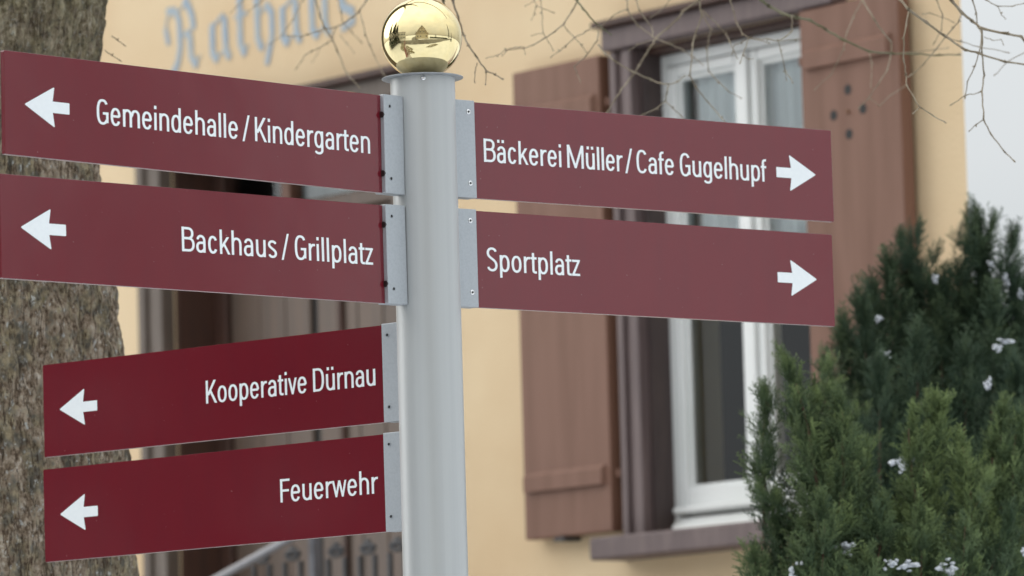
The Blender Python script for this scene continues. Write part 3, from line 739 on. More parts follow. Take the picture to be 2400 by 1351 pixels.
# landing, steps and the iron railing in front of the door
st_ = empty('entrance_stairs', P0 + wr * -1.75 + wn * .0, -WA, label='stone landing and steps below the town hall door', cat='stairs')
bx('landing', st_, m_stone, -1.3, 1.2, -1.30, -.004, 0, 1.60, .01)
for i in range(9): bx('step', st_, m_stone, 1.203 + i * .30, 1.50 + i * .30, -1.30, -.004, 0, 1.60 - .17 * (i + 1), .008)
rl = empty('stair_railing', P0 + wr * -1.75, -WA, label='wrought iron railing with scroll tops and silver sloping handrail before the door', cat='railing')
OR = .62
m_iron2 = mat('grey_iron', (0.11, 0.11, 0.125), 0.5, noise=(30, 4, (0.08, 0.08, 0.09), 0.4, 0.8))
def rloc(px, py, o=OR):
    s_, z_ = onwall(px, py, o); return Vector((s_ + 1.75, -o, z_))
# balusters stand on the landing; tops with small double scrolls
bal = [(596, 1296), (632, 1292), (668, 1288), (705, 1285), (770, 1280), (808, 1277), (844, 1273), (878, 1270), (914, 1266), (950, 1262)]
for px, py in bal:
    p = rloc(px, py + 30); bm = bmesh.new()
    box(bm, p.x - .0065, p.x + .0065, p.y - .0065, p.y + .0065, 1.6, p.z, .001)
    mk('baluster', bm_mesh(bm, 'baluster'), rl, m_iron)
for px, py in bal[::2] + [(985, 1259)]:
    p = rloc(px + 18, py + 12); L = []
    for sg in (-1, 1):
        pts = [(p.x + sg * (.004 + .030 * (1 - math.exp(-q / 4)) * math.cos(q * .62) if q else 0), p.y, p.z + .024 * (math.sin(q * .62)) * math.exp(-q / 14)) for q in range(14)]
        L.append(tube_np(pts, [.0062] * len(pts), 6))
    V, Fq = join_np(L); mk('scroll', mesh_np('scroll', V, Fq, True), rl, m_iron)
p = rloc(737, 1262); bx('newel_post', rl, m_iron2, p.x - .014, p.x + .014, p.y - .014, p.y + .014, 1.60, p.z + .10, .003)
a, b_ = rloc(520, 1351, OR + .06), rloc(674, 1266, OR + .06); d = (b_ - a)
V, Fq = tube_np([a - d * 3.0, a - d, a, b_, b_ + d * .45], [.0125] * 5, 10)
mk('handrail', mesh_np('handrail', V, Fq, True), rl, m_rail)

# ------------------------------------------------------------------ the signpost
PX, PY = -0.155, 10.071
zc = (at(992, 184.6, PY)).z
post = empty('signpost', (PX, PY, 0), 0, label='silver grey signpost with six dark red direction signs and a brass ball on top', cat='signpost')
mk('post', lathe('post', [(.0, 0), (.060, 0), (.060, zc * .5), (.060, zc - .0012)], 96), post, m_grey)
for p in bpy.data.objects['post'].data.polygons: p.use_smooth = True
mk('collar', lathe('collar', [(.0, zc - .001), (.0745, zc - .001), (.0757, zc - .0004), (.0757, zc + .0006), (.0745, zc + .001), (.0, zc + .001)], 96, False), post, mat('collar_grey', (0.34, 0.36, 0.38), 0.5, metal=0.2, noise=(60, 4, (0.28, 0.29, 0.30), 0.4, 0.7)))
BR = .0757
me = bpy.data.meshes.new('ball'); bm = bmesh.new(); bmesh.ops.create_uvsphere(bm, u_segments=96, v_segments=64, radius=BR); bm.to_mesh(me); bm.free()
for p in me.polygons: p.use_smooth = True
bl = mk('ball', me, post, m_brass); bl.location = (0, 0, zc + .001 + BR - .0008)
bm = bmesh.new(); bmesh.ops.create_uvsphere(bm, u_segments=20, v_segments=12, radius=.0048)
for v in bm.verts: v.co.y *= .55
me = bm_mesh(bm, 'screw', True); sc_ = mk('screw', me, post, m_steel); sc_.location = (at(992, 184, PY - .06).x - PX, -.0605, zc - .0075)

H, TH, PR = .1811, .0095, .0092
def ring(bm, c, fs, r_out, r_in):
    """raised rivet rim round a sunken core, axis along local y"""
    prof = [(r_in, .0), (r_in + .0004, .0010), ((r_in + r_out) / 2, .0014), (r_out, .0003), (r_out, 0)]
    n = 20; vs = []
    for i in range(n):
        a = 2 * math.pi * i / n
        vs.append([bm.verts.new((c[0] + r * math.cos(a), c[1] + fs * h, c[2] + r * math.sin(a))) for r, h in prof])
    for i in range(n):
        for k in range(len(prof) - 1): bm.faces.new((vs[i][k], vs[(i + 1) % n][k], vs[(i + 1) % n][k + 1], vs[i][k + 1]))
def arrow_mesh(L, side, fs):
    bm = bmesh.new(); tip = L - .0437
    pts = [(0, 0), (.0685, .0359), (.0640, .0100), (.1019, .0100), (.1019, -.0100), (.0640, -.0100), (.0685, -.0359)]
    vs = [bm.verts.new((tip - x, 0, z)) for x, z in pts]
    bm.faces.new(vs)
    rnd = [vs[0], vs[1], vs[6]]
    bmesh.ops.bevel(bm, geom=rnd, offset=.0032, segments=4, affect='VERTICES', profile=.5)
    bmesh.ops.bevel(bm, geom=[v for v in bm.verts if abs(v.co.x - (tip - .1019)) < 1e-5], offset=.0012, segments=2, affect='VERTICES', profile=.5)
    bmesh.ops.triangulate(bm, faces=bm.faces)
    for v in bm.verts: v.co.y = fs * (TH / 2 + .0006)
    return bm_mesh(bm, 'arrow')
def sign(x0, y0, z0, az, L, tilt, side, words, base, toward, label):
    u = Vector((side * math.cos(az) * math.cos(tilt), math.sin(az) * math.cos(tilt), math.sin(tilt)))
    yl = Vector((0, 0, 1)).cross(u).normalized(); zl = u.cross(yl)
    fs = -1 if side > 0 else 1             # local side that faces the camera
    Mx = Matrix((u, yl, zl)).transposed().to_4x4()
    org = Vector((x0, PY + y0, z0 + CAM_Z)) - yl * fs * TH / 2
    e = -.0 if toward else -.0072          # where the bracket starts, behind the panel's inner end
    Mx.translation = org
    pz = post.matrix_world.inverted()
    bm = bmesh.new(); xs0 = e - .02
    box(bm, xs0, L, -TH / 2, TH / 2, -H, 0)
    # outer corners slightly rounded, then thin arris
    ed = [q for q in bm.edges if abs(q.verts[0].co.x - L) < 1e-5 and abs(q.verts[1].co.x - L) < 1e-5 and abs(q.verts[0].co.z - q.verts[1].co.z) < 1e-6]
    bmesh.ops.bevel(bm, geom=ed, offset=.0026, segments=3, affect='EDGES', profile=.5)
    for f in bm.faces: f.material_index = 1 if (f.normal.z < -.9 or f.calc_center_median().z < -H + 1e-4) else 0
    bmesh.ops.bevel(bm, geom=[q for q in bm.edges if q.calc_face_angle(0) > .6], offset=.0005, segments=1, affect='EDGES')
    o = mk('direction_sign', bm_mesh(bm, 'direction_sign'), post, [m_red, m_edge], label=label)
    post_m = Matrix.Translation(Vector((PX, PY, 0)))
    o.matrix_local = post_m.inverted() @ Mx
    # lettering
    V = []; Fc = []
    dr = 1 if side > 0 else -1
    for txt, a, b_ in words:
        v2, f2, k = word(txt, 0, abs(b_ - a), 0, .044)
        oo = len(V); V += [(a + dr * x, fs * (TH / 2 + .0006), -base + z) for x, z in v2]; Fc += [tuple(q + oo for q in f) for f in f2]
    me = bpy.data.meshes.new('lettering'); me.from_pydata(V, [], Fc); me.update()
    mk('lettering', me, o, m_letter)
    ar = mk('arrow', arrow_mesh(L, side, fs), o, m_letter); ar.location.z = -H / 2
    # bracket: folded box section
    HB = TH / 2 + PR; bm = bmesh.new()
    box(bm, e - .0492, e, -HB, HB, -H - .0008, .0012, .0012, 2)
    mk('bracket', bm_mesh(bm, 'bracket', False), o, m_bracket)
    for zz in (-.0205, -H + .0265):
        cx = e - .0142 if not toward else -.0142
        c = (cx, fs * (HB + .0001), zz)
        bm = bmesh.new()
        if side > 0: ring(bm, c, fs, .0053, .0020)
        else: ring(bm, c, fs, .0040, .0027)
        mk('rivet', bm_mesh(bm, 'rivet', True), o, m_steel if side > 0 else m_bracket)
        bm = bmesh.new(); cyl(bm, (c[0], fs * (HB - .002), zz), (c[0], fs * (HB + .0003), zz), .0021 if side > 0 else .0029, n=16)
        mk('rivet_core', bm_mesh(bm, 'rivet_core'), o, m_hole)
    if toward:
        for zz in (-.0365, -.1455):
            bm = bmesh.new(); cyl(bm, (e - .001, fs * (TH / 2 + .0035), zz), (e + .0022, fs * (TH / 2 + .0035), zz), .0058, n=20)
            mk('bolt_plug', bm_mesh(bm, 'bolt_plug'), o, m_plug)
    return o
sign(-.2322, -.0768, 1.4546, -.7849, .8936, .0060, -1, [('Gemeindehalle', .686, .354), ('/', .3436, .3253), ('Kindergarten', .3134, .0288)], .1110, True, 'upper left sign reading Gemeindehalle / Kindergarten')
sign(-.2339, -.0780, 1.2507, -.7778, .9010, -.0060, -1, [('Backhaus', .490, .263), ('/', .2526, .2336), ('Grillplatz', .2202, .0274)], .1120, True, 'second left sign reading Backhaus / Grillplatz')
sign(-.2443, .0733, 1.0449, .6850, .8766, -.0030, -1, [('Kooperative', .4452, .1883), ('Dürnau', .1726, .0178)], .1105, False, 'third left sign reading Kooperative Dürnau')
sign(-.2462, .0746, .8419, .6869, .8796, -.0050, -1, [('Feuerwehr', .2596, .0158)], .1085, False, 'lowest left sign reading Feuerwehr')
sign(-.0605, .0734, 1.4583, .6637, .8827, .0025, 1, [('Bäckerei', .0183, .203), ('Müller', .2169, .3519), ('/', .3579, .3759), ('Cafe', .3858, .4785), ('Gugelhupf', .4931, .7113)], .1112, False, 'upper right sign reading Bäckerei Müller / Cafe Gugelhupf')
sign(-.0625, .0737, 1.2541, .6700, .8838, .0011, 1, [('Sportplatz', .0205, .2440)], .1115, False, 'lower right sign reading Sportplatz')

# ------------------------------------------------------------------ the big tree on the left
TY = 11.25
ctr = at(-62, 675, TY)
tree = empty('old_linden_tree', (ctr.x, TY, 0), 0, label='old linden with thick lichened bark at the left edge and bare twigs overhead', cat='tree')
def sil(z):      # half width of the trunk by height, with the old branch collar near the top
    zs = [0, .6, 1.6, at(0, 1351, TY).z, at(0, 1060, TY).z, at(0, 830, TY).z, at(0, 640, TY).z, at(0, 430, TY).z, at(0, 165, TY).z, at(0, 105, TY).z, at(0, 55, TY).z, at(0, 0, TY).z, 4.2, 4.8, 5.4]
    rs = [.50, .39, .345, .336, .320, .307, .297, .271, .268, .276, .288, .292, .285, .26, .24]
    return np.interp(z, zs, rs)
zz = np.concatenate([np.linspace(0, 2.28, 40)[:-1], np.linspace(2.28, 3.66, 520), np.linspace(3.66, 5.4, 40)[1:]])
aa = np.concatenate([np.linspace(-math.pi * .98, .02 * math.pi, 430), np.linspace(.03 * math.pi, 1.01 * math.pi, 50)])
A, Z = np.meshgrid(aa, zz)
Rr = sil(Z)
cx_, sy_ = np.cos(A), np.sin(A)
ax_ = cx_ * .3; ay_ = sy_ * .3
wz = fbm(ax_ * 9, ay_ * 9, Z * 3, 3, 11) * .5
rid = 1 - np.abs(fbm(ax_ * 26 + wz * 3, ay_ * 26, Z * 7.5, 4, 21) * 2.1 - 1)
rid2 = fbm(ax_ * 150, ay_ * 150, Z * 40, 3, 31)
lump = fbm(ax_ * 5, ay_ * 5, Z * 2.2, 3, 41) - .47
furrow = np.clip(rid, 0, 1) ** 2.2
knot = np.exp(-(((A + 1.05) / .45) ** 2) - ((Z - at(0, 90, TY).z) / .10) ** 2)
Rr = Rr + lump * .034 - furrow * .018 + (rid2 - .44) * .014 + (fbm(ax_ * 60, ay_ * 60, Z * 16, 3, 51) - .44) * .020 + knot * (.012 + .03 * (fbm(ax_ * 20, ay_ * 20, Z * 9, 3, 61) - .44))
V = np.stack([Rr * cx_, Rr * sy_, Z], -1).reshape(-1, 3)
na_, nz_ = len(aa), len(zz)
idx = np.arange(na_ * nz_).reshape(nz_, na_); nxt = np.roll(idx, -1, axis=1)
Fq = np.stack([idx[:-1], nxt[:-1], nxt[1:], idx[1:]], -1).reshape(-1, 4)
mk('trunk', mesh_np('trunk', V, Fq, True), tree, m_bark)
def tworld(pts): return [Vector(p) - Vector((ctr.x, TY, 0)) for p in pts]
def smooth_path(P, n=5):
    out = []
    for i in range(len(P) - 1):
        p0 = P[max(i - 1, 0)]; p1 = P[i]; p2 = P[i + 1]; p3 = P[min(i + 2, len(P) - 1)]
        for k in range(n):
            t_ = k / n
            out.append(.5 * ((2 * p1) + (p2 - p0) * t_ + (2 * p0 - 5 * p1 + 4 * p2 - p3) * t_ ** 2 + (3 * p1 - p0 - 3 * p2 + p3) * t_ ** 3))
    out.append(P[-1]); return out
limbs = []
for L, r in ([(ctr.x, TY, 5.0), (ctr.x + .3, TY - .2, 5.5), (-.35, 11.0, 5.35), (.35, 10.7, 5.2), (1.1, 10.5, 5.0), (1.9, 10.4, 4.7)], .10), \
            ([(ctr.x, TY, 5.1), (-.75, 12.0, 5.6), (-.25, 12.5, 5.3), (.4, 12.4, 5.0), (1.2, 12.2, 4.8)], .08), \
            ([(ctr.x, TY, 5.2), (-1.6, 11.0, 6.2), (-2.3, 10.6, 7.2)], .12), ([(ctr.x, TY, 5.2), (-.8, 10.8, 6.4), (-.5, 10.2, 7.6)], .12):
    P = smooth_path(tworld(L), 8)
    V, Fq = tube_np(P, np.linspace(r, r * .25, len(P)), 14)
    mk('limb', mesh_np('limb', V, Fq, True), tree, m_bark)
    limbs.append([p + Vector((ctr.x, TY, 0)) for p in P])
BRM = [  # (depth, start radius mm, end radius mm, material, joins a limb, points in the photograph)
 (10.9, 3.0, 1.8, 1, 1, [(2095, -25), (2111, 0), (2130, 23), (2170, 52), (2214, 84), (2263, 118), (2291, 124), (2354, 145), (2412, 153)]),
 (10.8, 3.3, 2.2, 1, 1, [(2215, -30), (2229, 0), (2254, 30), (2278, 50), (2301, 67), (2360, 79), (2394, 86), (2420, 125)]),
 (10.9, 1.6, 1.0, 0, 0, [(2130, 23), (2124, 60), (2118, 90), (2117, 140), (2124, 174), (2124, 199), (2156, 252), (2185, 270), (2217, 288)]),
 (10.9, 1.0, .8, 0, 0, [(2156, 252), (2139, 267)]),
 (10.85, 1.9, 1.1, 0, 0, [(2301, 67), (2302, 100), (2301, 124), (2307, 177), (2301, 215), (2305, 280), (2322, 314), (2354, 356), (2378, 379)]),
 (11.0, 1.1, .8, 0, 0, [(2305, 281), (2288, 292), (2271, 308)]), (11.1, 1.1, .8, 0, 0, [(2301, 215), (2263, 224), (2228, 247)]),
 (11.0, 1.5, 1.0, 0, 1, [(2272, -20), (2279, 0), (2288, 31), (2290, 59), (2301, 81), (2295, 124), (2285, 155), (2267, 193), (2262, 230)]),
 (11.0, 1.3, .8, 0, 1, [(2295, -12), (2310, 0), (2338, 15), (2375, 15), (2405, 7)]), (11.0, .9, .7, 0, 0, [(2338, 15), (2346, 32), (2357, 45)]),
 (11.5, 1.8, 1.0, 0, 0, [(2254, 30), (2248, 48), (2235, 65), (2192, 118), (2164, 152), (2130, 180)]),
 (11.9, 4.2, 1.6, 2, 1, [(1766, -22), (1784, 0), (1802, 15), (1835, 33), (1868, 42), (1897, 47), (1936, 70), (1974, 93), (2036, 121), (2089, 126), (2145, 127), (2200, 130), (2251, 128)]),
 (12.0, 1.2, .9, 0, 0, [(2089, 126), (2130, 123), (2192, 117), (2223, 112)]),
 (12.1, 2.4, 1.0, 0, 1, [(2012, -25), (2021, 0), (2049, 47), (2070, 76), (2089, 99), (2089, 124), (2080, 162), (2058, 198), (2036, 230), (2012, 255)]),
 (12.2, 1.4, .9, 0, 0, [(2021, 0), (2000, 40), (1984, 78), (1977, 115), (1949, 174), (1909, 211)]),
 (12.2, 1.1, .8, 0, 0, [(2036, 121), (2043, 149), (2041, 205)]), (12.1, 1.1, .8, 0, 0, [(2124, 199), (2090, 222), (2061, 249), (2040, 232)]),
 (11.6, 1.6, .9, 0, 1, [(2190, -18), (2195, 0), (2210, 37), (2207, 71), (2189, 102)]), (11.7, 1.1, .8, 0, 0, [(2161, 34), (2179, 31), (2235, 53)]),
 (11.3, 1.3, .8, 0, 0, [(2214, 84), (2250, 98), (2294, 110), (2363, 124)]), (11.4, 1.2, .8, 0, 0, [(2410, 118), (2360, 146), (2330, 177)]),
 (11.1, .9, .7, 0, 0, [(2307, 87), (2325, 95), (2347, 93), (2351, 103)]),
 (11.5, 2.8, 1.1, 2, 1, [(1335, -28), (1351, 0), (1366, 21), (1399, 57), (1411, 66), (1432, 82)]),
 (11.5, 2.0, .9, 0, 0, [(1352, 6), (1342, 24), (1321, 57), (1300, 75), (1276, 90), (1250, 106), (1228, 114), (1189, 117), (1176, 131)]),
 (11.6, 1.3, .9, 0, 0, [(1321, 57), (1331, 74), (1345, 87), (1362, 106), (1375, 123)]), (11.6, 1.2, .8, 0, 1, [(1266, -15), (1267, 0), (1270, 30), (1273, 78), (1286, 100), (1297, 120)]),
 (11.7, 1.1, .8, 0, 1, [(1250, -12), (1252, 0), (1258, 15), (1275, 22), (1297, 30)]), (11.7, 1.0, .7, 0, 0, [(1258, 15), (1252, 32), (1246, 47)]),
 (11.7, .9, .7, 0, 0, [(1252, 3), (1231, 15)]), (11.6, .9, .7, 0, 0, [(1273, 78), (1255, 81), (1245, 84)]), (11.5, .8, .7, 0, 0, [(1228, 114), (1231, 128)]),
 (11.6, 1.5, .9, 0, 0, [(1399, 63), (1372, 74), (1345, 90), (1325, 108), (1312, 120), (1291, 135)]),
 (11.6, 1.8, .8, 0, 0, [(1402, 66), (1402, 82), (1400, 96), (1375, 129), (1346, 156), (1352, 172), (1360, 192)]),
 (11.7, 2.2, 1.1, 0, 0, [(1402, 105), (1418, 126), (1441, 144), (1480, 168), (1525, 186), (1545, 195), (1567, 198), (1588, 193), (1606, 178)]),
 (11.7, 1.5, 1.1, 0, 0, [(1567, 198), (1564, 216), (1559, 237), (1540, 254), (1505, 270), (1470, 285)]), (11.7, 1.2, .9, 0, 0, [(1559, 237), (1575, 252), (1597, 272), (1612, 290)]),
 (11.8, 1.9, 1.2, 0, 1, [(1468, -20), (1469, 0), (1472, 24), (1482, 44), (1495, 60), (1528, 84), (1540, 93)]), (11.8, 1.9, 1.2, 0, 1, [(1490, -20), (1492, 0), (1498, 24), (1510, 42), (1525, 60), (1530, 74), (1529, 88)]),
 (11.8, 1.3, .8, 0, 0, [(1472, 21), (1452, 28), (1435, 39), (1411, 60)]), (12.0, 1.1, .8, 0, 1, [(1575, -15), (1570, 0), (1560, 13), (1546, 27), (1525, 42)]),
 (12.0, 2.6, 1.4, 0, 1, [(1648, -25), (1639, 0), (1600, 27), (1591, 42), (1560, 70), (1540, 87), (1526, 108), (1513, 129), (1498, 154), (1480, 180), (1468, 196), (1456, 210), (1440, 236), (1424, 262), (1405, 290)]),
 (12.0, 1.5, .8, 0, 0, [(1540, 93), (1568, 104), (1600, 117), (1626, 136), (1648, 153)]), (12.0, 1.2, .8, 0, 0, [(1537, 93), (1518, 98), (1495, 105), (1474, 120)]),
 (11.6, 2.2, 1.0, 0, 1, [(1636, -20), (1639, 0), (1645, 39), (1630, 78), (1623, 105), (1621, 129), (1617, 177), (1630, 204), (1660, 240), (1690, 276), (1710, 296)]),
 (11.9, 1.6, .9, 0, 0, [(1645, 30), (1666, 69), (1657, 114), (1660, 168), (1685, 193), (1708, 216), (1738, 231)]),
 (11.7, 1.6, .9, 0, 0, [(1645, 24), (1665, 42), (1684, 60), (1700, 80), (1711, 99), (1720, 120), (1729, 138)]),
 (11.6, 1.7, .9, 0, 1, [(1708, -20), (1711, 0), (1720, 28), (1726, 54), (1741, 81), (1759, 90), (1804, 102)]),
 (11.4, 1.5, 1.0, 0, 0, [(1855, 33), (1857, 55), (1855, 75), (1842, 86), (1825, 96), (1800, 92), (1780, 93), (1756, 90), (1750, 102), (1741, 129), (1735, 147)]),
 (11.4, 1.1, .8, 0, 0, [(1825, 96), (1830, 120), (1840, 165), (1850, 180), (1858, 195)]), (11.4, .9, .7, 0, 0, [(1840, 165), (1844, 189)]), (11.4, 1.0, .8, 0, 0, [(1880, 90), (1867, 93), (1825, 96)]),
 (11.4, 1.0, .8, 0, 0, [(1756, 90), (1738, 99), (1720, 108), (1716, 126)]), (11.5, .9, .7, 0, 0, [(1741, 129), (1755, 140), (1765, 138)]),
 (12.4, 2.6, 1.4, 0, 1, [(736, -25), (740, 0), (750, 37), (760, 65), (779, 92), (790, 120), (812, 170), (826, 188), (843, 206)]),
 (12.2, 2.2, 1.2, 0, 1, [(872, -22), (860, 0), (842, 27), (826, 40), (810, 52), (787, 65), (765, 68), (740, 75), (722, 82), (705, 86), (672, 84)]),
 (12.2, 1.5, 1.0, 0, 0, [(842, 27), (850, 52), (857, 82), (866, 106), (877, 130), (897, 172), (910, 190)]),
 (12.4, 1.7, 1.0, 0, 0, [(780, 92), (766, 102), (750, 112), (730, 120), (715, 130), (706, 144), (695, 160)]), (12.4, 1.4, 1.0, 0, 0, [(788, 66), (782, 80), (779, 92)]),
 (12.8, 1.6, 1.0, 0, 1, [(790, -15), (792, 0), (800, 28), (802, 50), (825, 75), (847, 100)]), (13.0, 1.4, .9, 0, 1, [(716, -15), (710, 0), (700, 22), (687, 45), (676, 62), (662, 82), (632, 105)]),
 (13.0, 1.2, .9, 0, 1, [(576, -8), (570, 0), (556, 15), (540, 30)]), (13.0, 1.3, .9, 0, 1, [(624, -8), (617, 0), (600, 14), (582, 27)]), (12.9, 1.2, .8, 0, 0, [(797, 82), (812, 102), (830, 125)]),
 (13.0, 1.0, .8, 0, 0, [(750, 112), (742, 130), (732, 147)]), (11.3, 1.3, 1.0, 0, 0, [(262, 85), (275, 94), (291, 106)]), (11.3, 1.2, .9, 0, 0, [(246, 118), (262, 130), (281, 142)]),
 (11.0, 2.4, 1.2, 1, 1, [(1050, -25), (1061, 0), (1074, 40), (1086, 82), (1098, 106), (1115, 131), (1140, 167), (1160, 176), (1179, 186)]),
 (11.0, 1.1, .8, 0, 0, [(1118, 149), (1113, 170), (1113, 194)]), (11.0, 1.0, .8, 0, 0, [(1140, 170), (1138, 199)]), (11.4, 1.3, .8, 0, 0, [(1222, 110), (1206, 112), (1186, 117), (1165, 130), (1140, 137)]),
 (11.1, 2.6, 2.0, 2, 1, [(1034, -30), (1038, 0), (1046, 30)]),
]
mats3 = [m_bark2, m_bark2, m_bark3]
for (Y, ra, rb, mi, join, P) in BRM:
    pts = []
    for i, (x, y) in enumerate(P):
        q = at(x, y, Y + .10 * math.sin(i * 1.3 + x * .01)); pts.append(q)
    rad = list(np.linspace(ra, rb, len(P)) * (1.0e-3 if Y < 11.3 else .88e-3))
    if join:     # lead the branch up out of the picture to the nearest limb
        p0 = pts[0]; best = min((q for l in limbs[:2] for q in l), key=lambda q: (q - p0 - Vector((0, 0, .9))).length)
        mid = p0.lerp(best, .5) + Vector((0.05, 0, -.05)); pts = [best, mid] + pts; rad = [rad[0] * 2.4, rad[0] * 1.6] + rad
    loc = tworld(pts)
    sp = []; sr = []
    for i in range(len(loc) - 1):      # straight runs with slightly swollen nodes, as linden twigs grow
        a, b_ = loc[i], loc[i + 1]; n = 4
        for k in range(n):
            t_ = k / n; bend = Vector((rng.normal(0, .0006), rng.normal(0, .0006), rng.normal(0, .0006)))
            sp.append(a.lerp(b_, t_) + (bend if k else Vector())); rr_ = rad[i] * (1 - t_) + rad[i + 1] * t_
            sr.append(rr_ * (1.35 if k == 0 and i > 0 else .95))
    sp.append(loc[-1]); sr.append(rad[-1] * 1.7)                         # end bud
    e = (loc[-1] - loc[-2]).normalized() * .006; sp.append(loc[-1] + e); sr.append(rad[-1] * .35)
    L = [tube_np(sp, sr, 7)]
    for i in range(1, len(loc) - 1):    # alternate buds
        if rng.random() < .4:
            d = (loc[i] - loc[i - 1]).normalized(); sd_ = d.cross(Vector((0, 1, 0.1))).normalized() * (1 if i % 2 else -1)
            q = loc[i]; tip = q + (d * .6 + sd_ * .8).normalized() * .006
            L.append(tube_np([q, q.lerp(tip, .5), tip], [.0010, .0015, .0004], 6))
    V, Fq = join_np(L)
    mk('branch' if ra > 1.9 else 'twig', mesh_np('twig', V, Fq, True), tree, mats3[mi])

# ------------------------------------------------------------------ evergreen shrubs at the right
def spray(seed):
    """one flat feathery spray of scale foliage, pointing along +Z: quads"""
    g = np.random.default_rng(seed); Q = []
    def strip(p, d, L, w0, w1, nrm):
        sd_ = np.cross(d, nrm); sd_ /= np.linalg.norm(sd_) + 1e-9
        a = p - sd_ * w0; b_ = p + sd_ * w0; c = p + d * L + sd_ * w1; e = p + d * L - sd_ * w1
        Q.append([a, b_, c, e])
    ax = np.array([0, 0, 1.]); n = int(g.integers(11, 16)); curl = g.normal(0, .12)
    for i in range(n):
        h = i / n; z = h * .90; sg = 1 if i % 2 else -1
        p = np.array([math.sin(h * 3 + seed) * .02 + curl * z * z, g.normal(0, .012) + curl * .6 * z * z, z])
        strip(p, ax, .075, .014 * (1 - h) + .006, .012 * (1 - h) + .005, np.array([0, 1, .2]) + g.normal(0, .4, 3))
        Ls = (.40 * (1 - h) ** .8 + .07) * g.uniform(.45, 1.3); an = math.radians(g.uniform(22, 54))
        d = np.array([sg * math.sin(an), g.normal(0, .34), math.cos(an)]); d /= np.linalg.norm(d)
        m = max(2, int(Ls / .055))
        for k in range(m):
            t_ = k / m; q = p + d * Ls * t_ + np.array([0, 0, 1]) * (t_ * t_ * Ls * .15)
            strip(q, d, Ls / m * 1.1, .010, .0075, np.array([0, 1, 0]) + g.normal(0, .5, 3))
            for s2 in (-1, 1):
                if g.random() < .9:
                    a2 = an * sg + s2 * math.radians(g.uniform(22, 38)); d2 = np.array([math.sin(a2), g.normal(0, .35), math.cos(a2)]); d2 /= np.linalg.norm(d2)
                    strip(q, d2, .085 * (1 - t_ * .5) * g.uniform(.6, 1.5), .0075, .0025, np.array([0, 1, 0]) + g.normal(0, .6, 3))
    return np.array(Q)          # (n,4,3)
SPR = [spray(s) for s in range(12)]
def shrub(name, label, base, plumes, m, n_per_m, size, stems_m, seed):
    g = np.random.default_rng(seed)
    root = empty(name, base, 0, label=label, cat='shrub', group='evergreen shrubs beside the town hall corner')
    bv = np.array(base); VV = []; TT = []; stems = []
    for (tip, foot, rad, dens, bright) in plumes:
        tip = np.array(tip) - bv; foot = np.array(foot) - bv
        L = np.linalg.norm(tip - foot); thin = min(1.0, .38 + L / .55); lean = g.normal(0, .02, 3)
        bright = bright + g.normal(0, .10); N = int(n_per_m * .62 * L * dens)
        ts = g.random(N) ** .85
        for t_ in ts:
            kt = 1 - .8 * size * thin / L
            c = foot + (tip - foot) * t_ * kt + lean * math.sin(t_ * math.pi)
            rr_ = rad * (1.02 - t_) ** .68 * min(1, .35 + t_ * 3)
            ph = g.uniform(0, 2 * math.pi); ro = rr_ * g.uniform(.15, 1.0) ** .6
            out = np.array([math.cos(ph), math.sin(ph), 0])
            p = c + out * ro * .72
            up = np.array([0, 0, 1.]) + out * g.uniform(.2, 1.15) * (1.1 - t_ * .75) * thin + g.normal(0, .30 * thin, 3)
            if t_ > .90: up = (tip - foot) / L + g.normal(0, .12, 3); p = c
            up /= np.linalg.norm(up)
            x_ = np.cross(up, out + g.normal(0, .5, 3)); x_ /= np.linalg.norm(x_) + 1e-9; y_ = np.cross(up, x_)
            s = size * thin * g.uniform(.65, 1.25) * (1.0 - .25 * t_)
            Q = SPR[g.integers(len(SPR))]
            W = p + s * (Q[..., 0:1] * x_ + Q[..., 1:2] * y_ + Q[..., 2:3] * up)
            VV.append(W.reshape(-1, 3))
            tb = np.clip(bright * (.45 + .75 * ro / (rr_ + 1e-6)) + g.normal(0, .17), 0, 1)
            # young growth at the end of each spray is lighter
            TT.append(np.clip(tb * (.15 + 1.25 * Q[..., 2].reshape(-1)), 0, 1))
        P = [Vector(foot + (tip - foot) * k / 8 + lean * math.sin(k / 8 * math.pi) + g.normal(0, .004, 3)) for k in range(8)]
        stems.append(tube_np(P, np.linspace(.008, .002, 8) * min(1, (L / .6) ** 2), 6))
    V = np.concatenate(VV); n = len(V) // 4
    me = mesh_np('foliage', V, np.arange(n * 4).reshape(n, 4))
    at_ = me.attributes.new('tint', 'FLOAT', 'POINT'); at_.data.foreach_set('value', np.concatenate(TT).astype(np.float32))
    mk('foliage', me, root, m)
    V, Fq = join_np(stems); mk('stem', mesh_np('stem', V, Fq, True), root, stems_m)
    return root
def PL(tx, ty, fx, fy, Y, rad, dens=1.0, br=.5, dy=0.0):
    return (tuple(at(tx, ty, Y)), tuple(at(fx, fy, Y + dy)), rad, dens, br)
YF, YB = 11.45, 12.75
b1 = at(1900, 1500, YF); b2 = at(2230, 1500, YF); b3 = at(2230, 1300, YB)
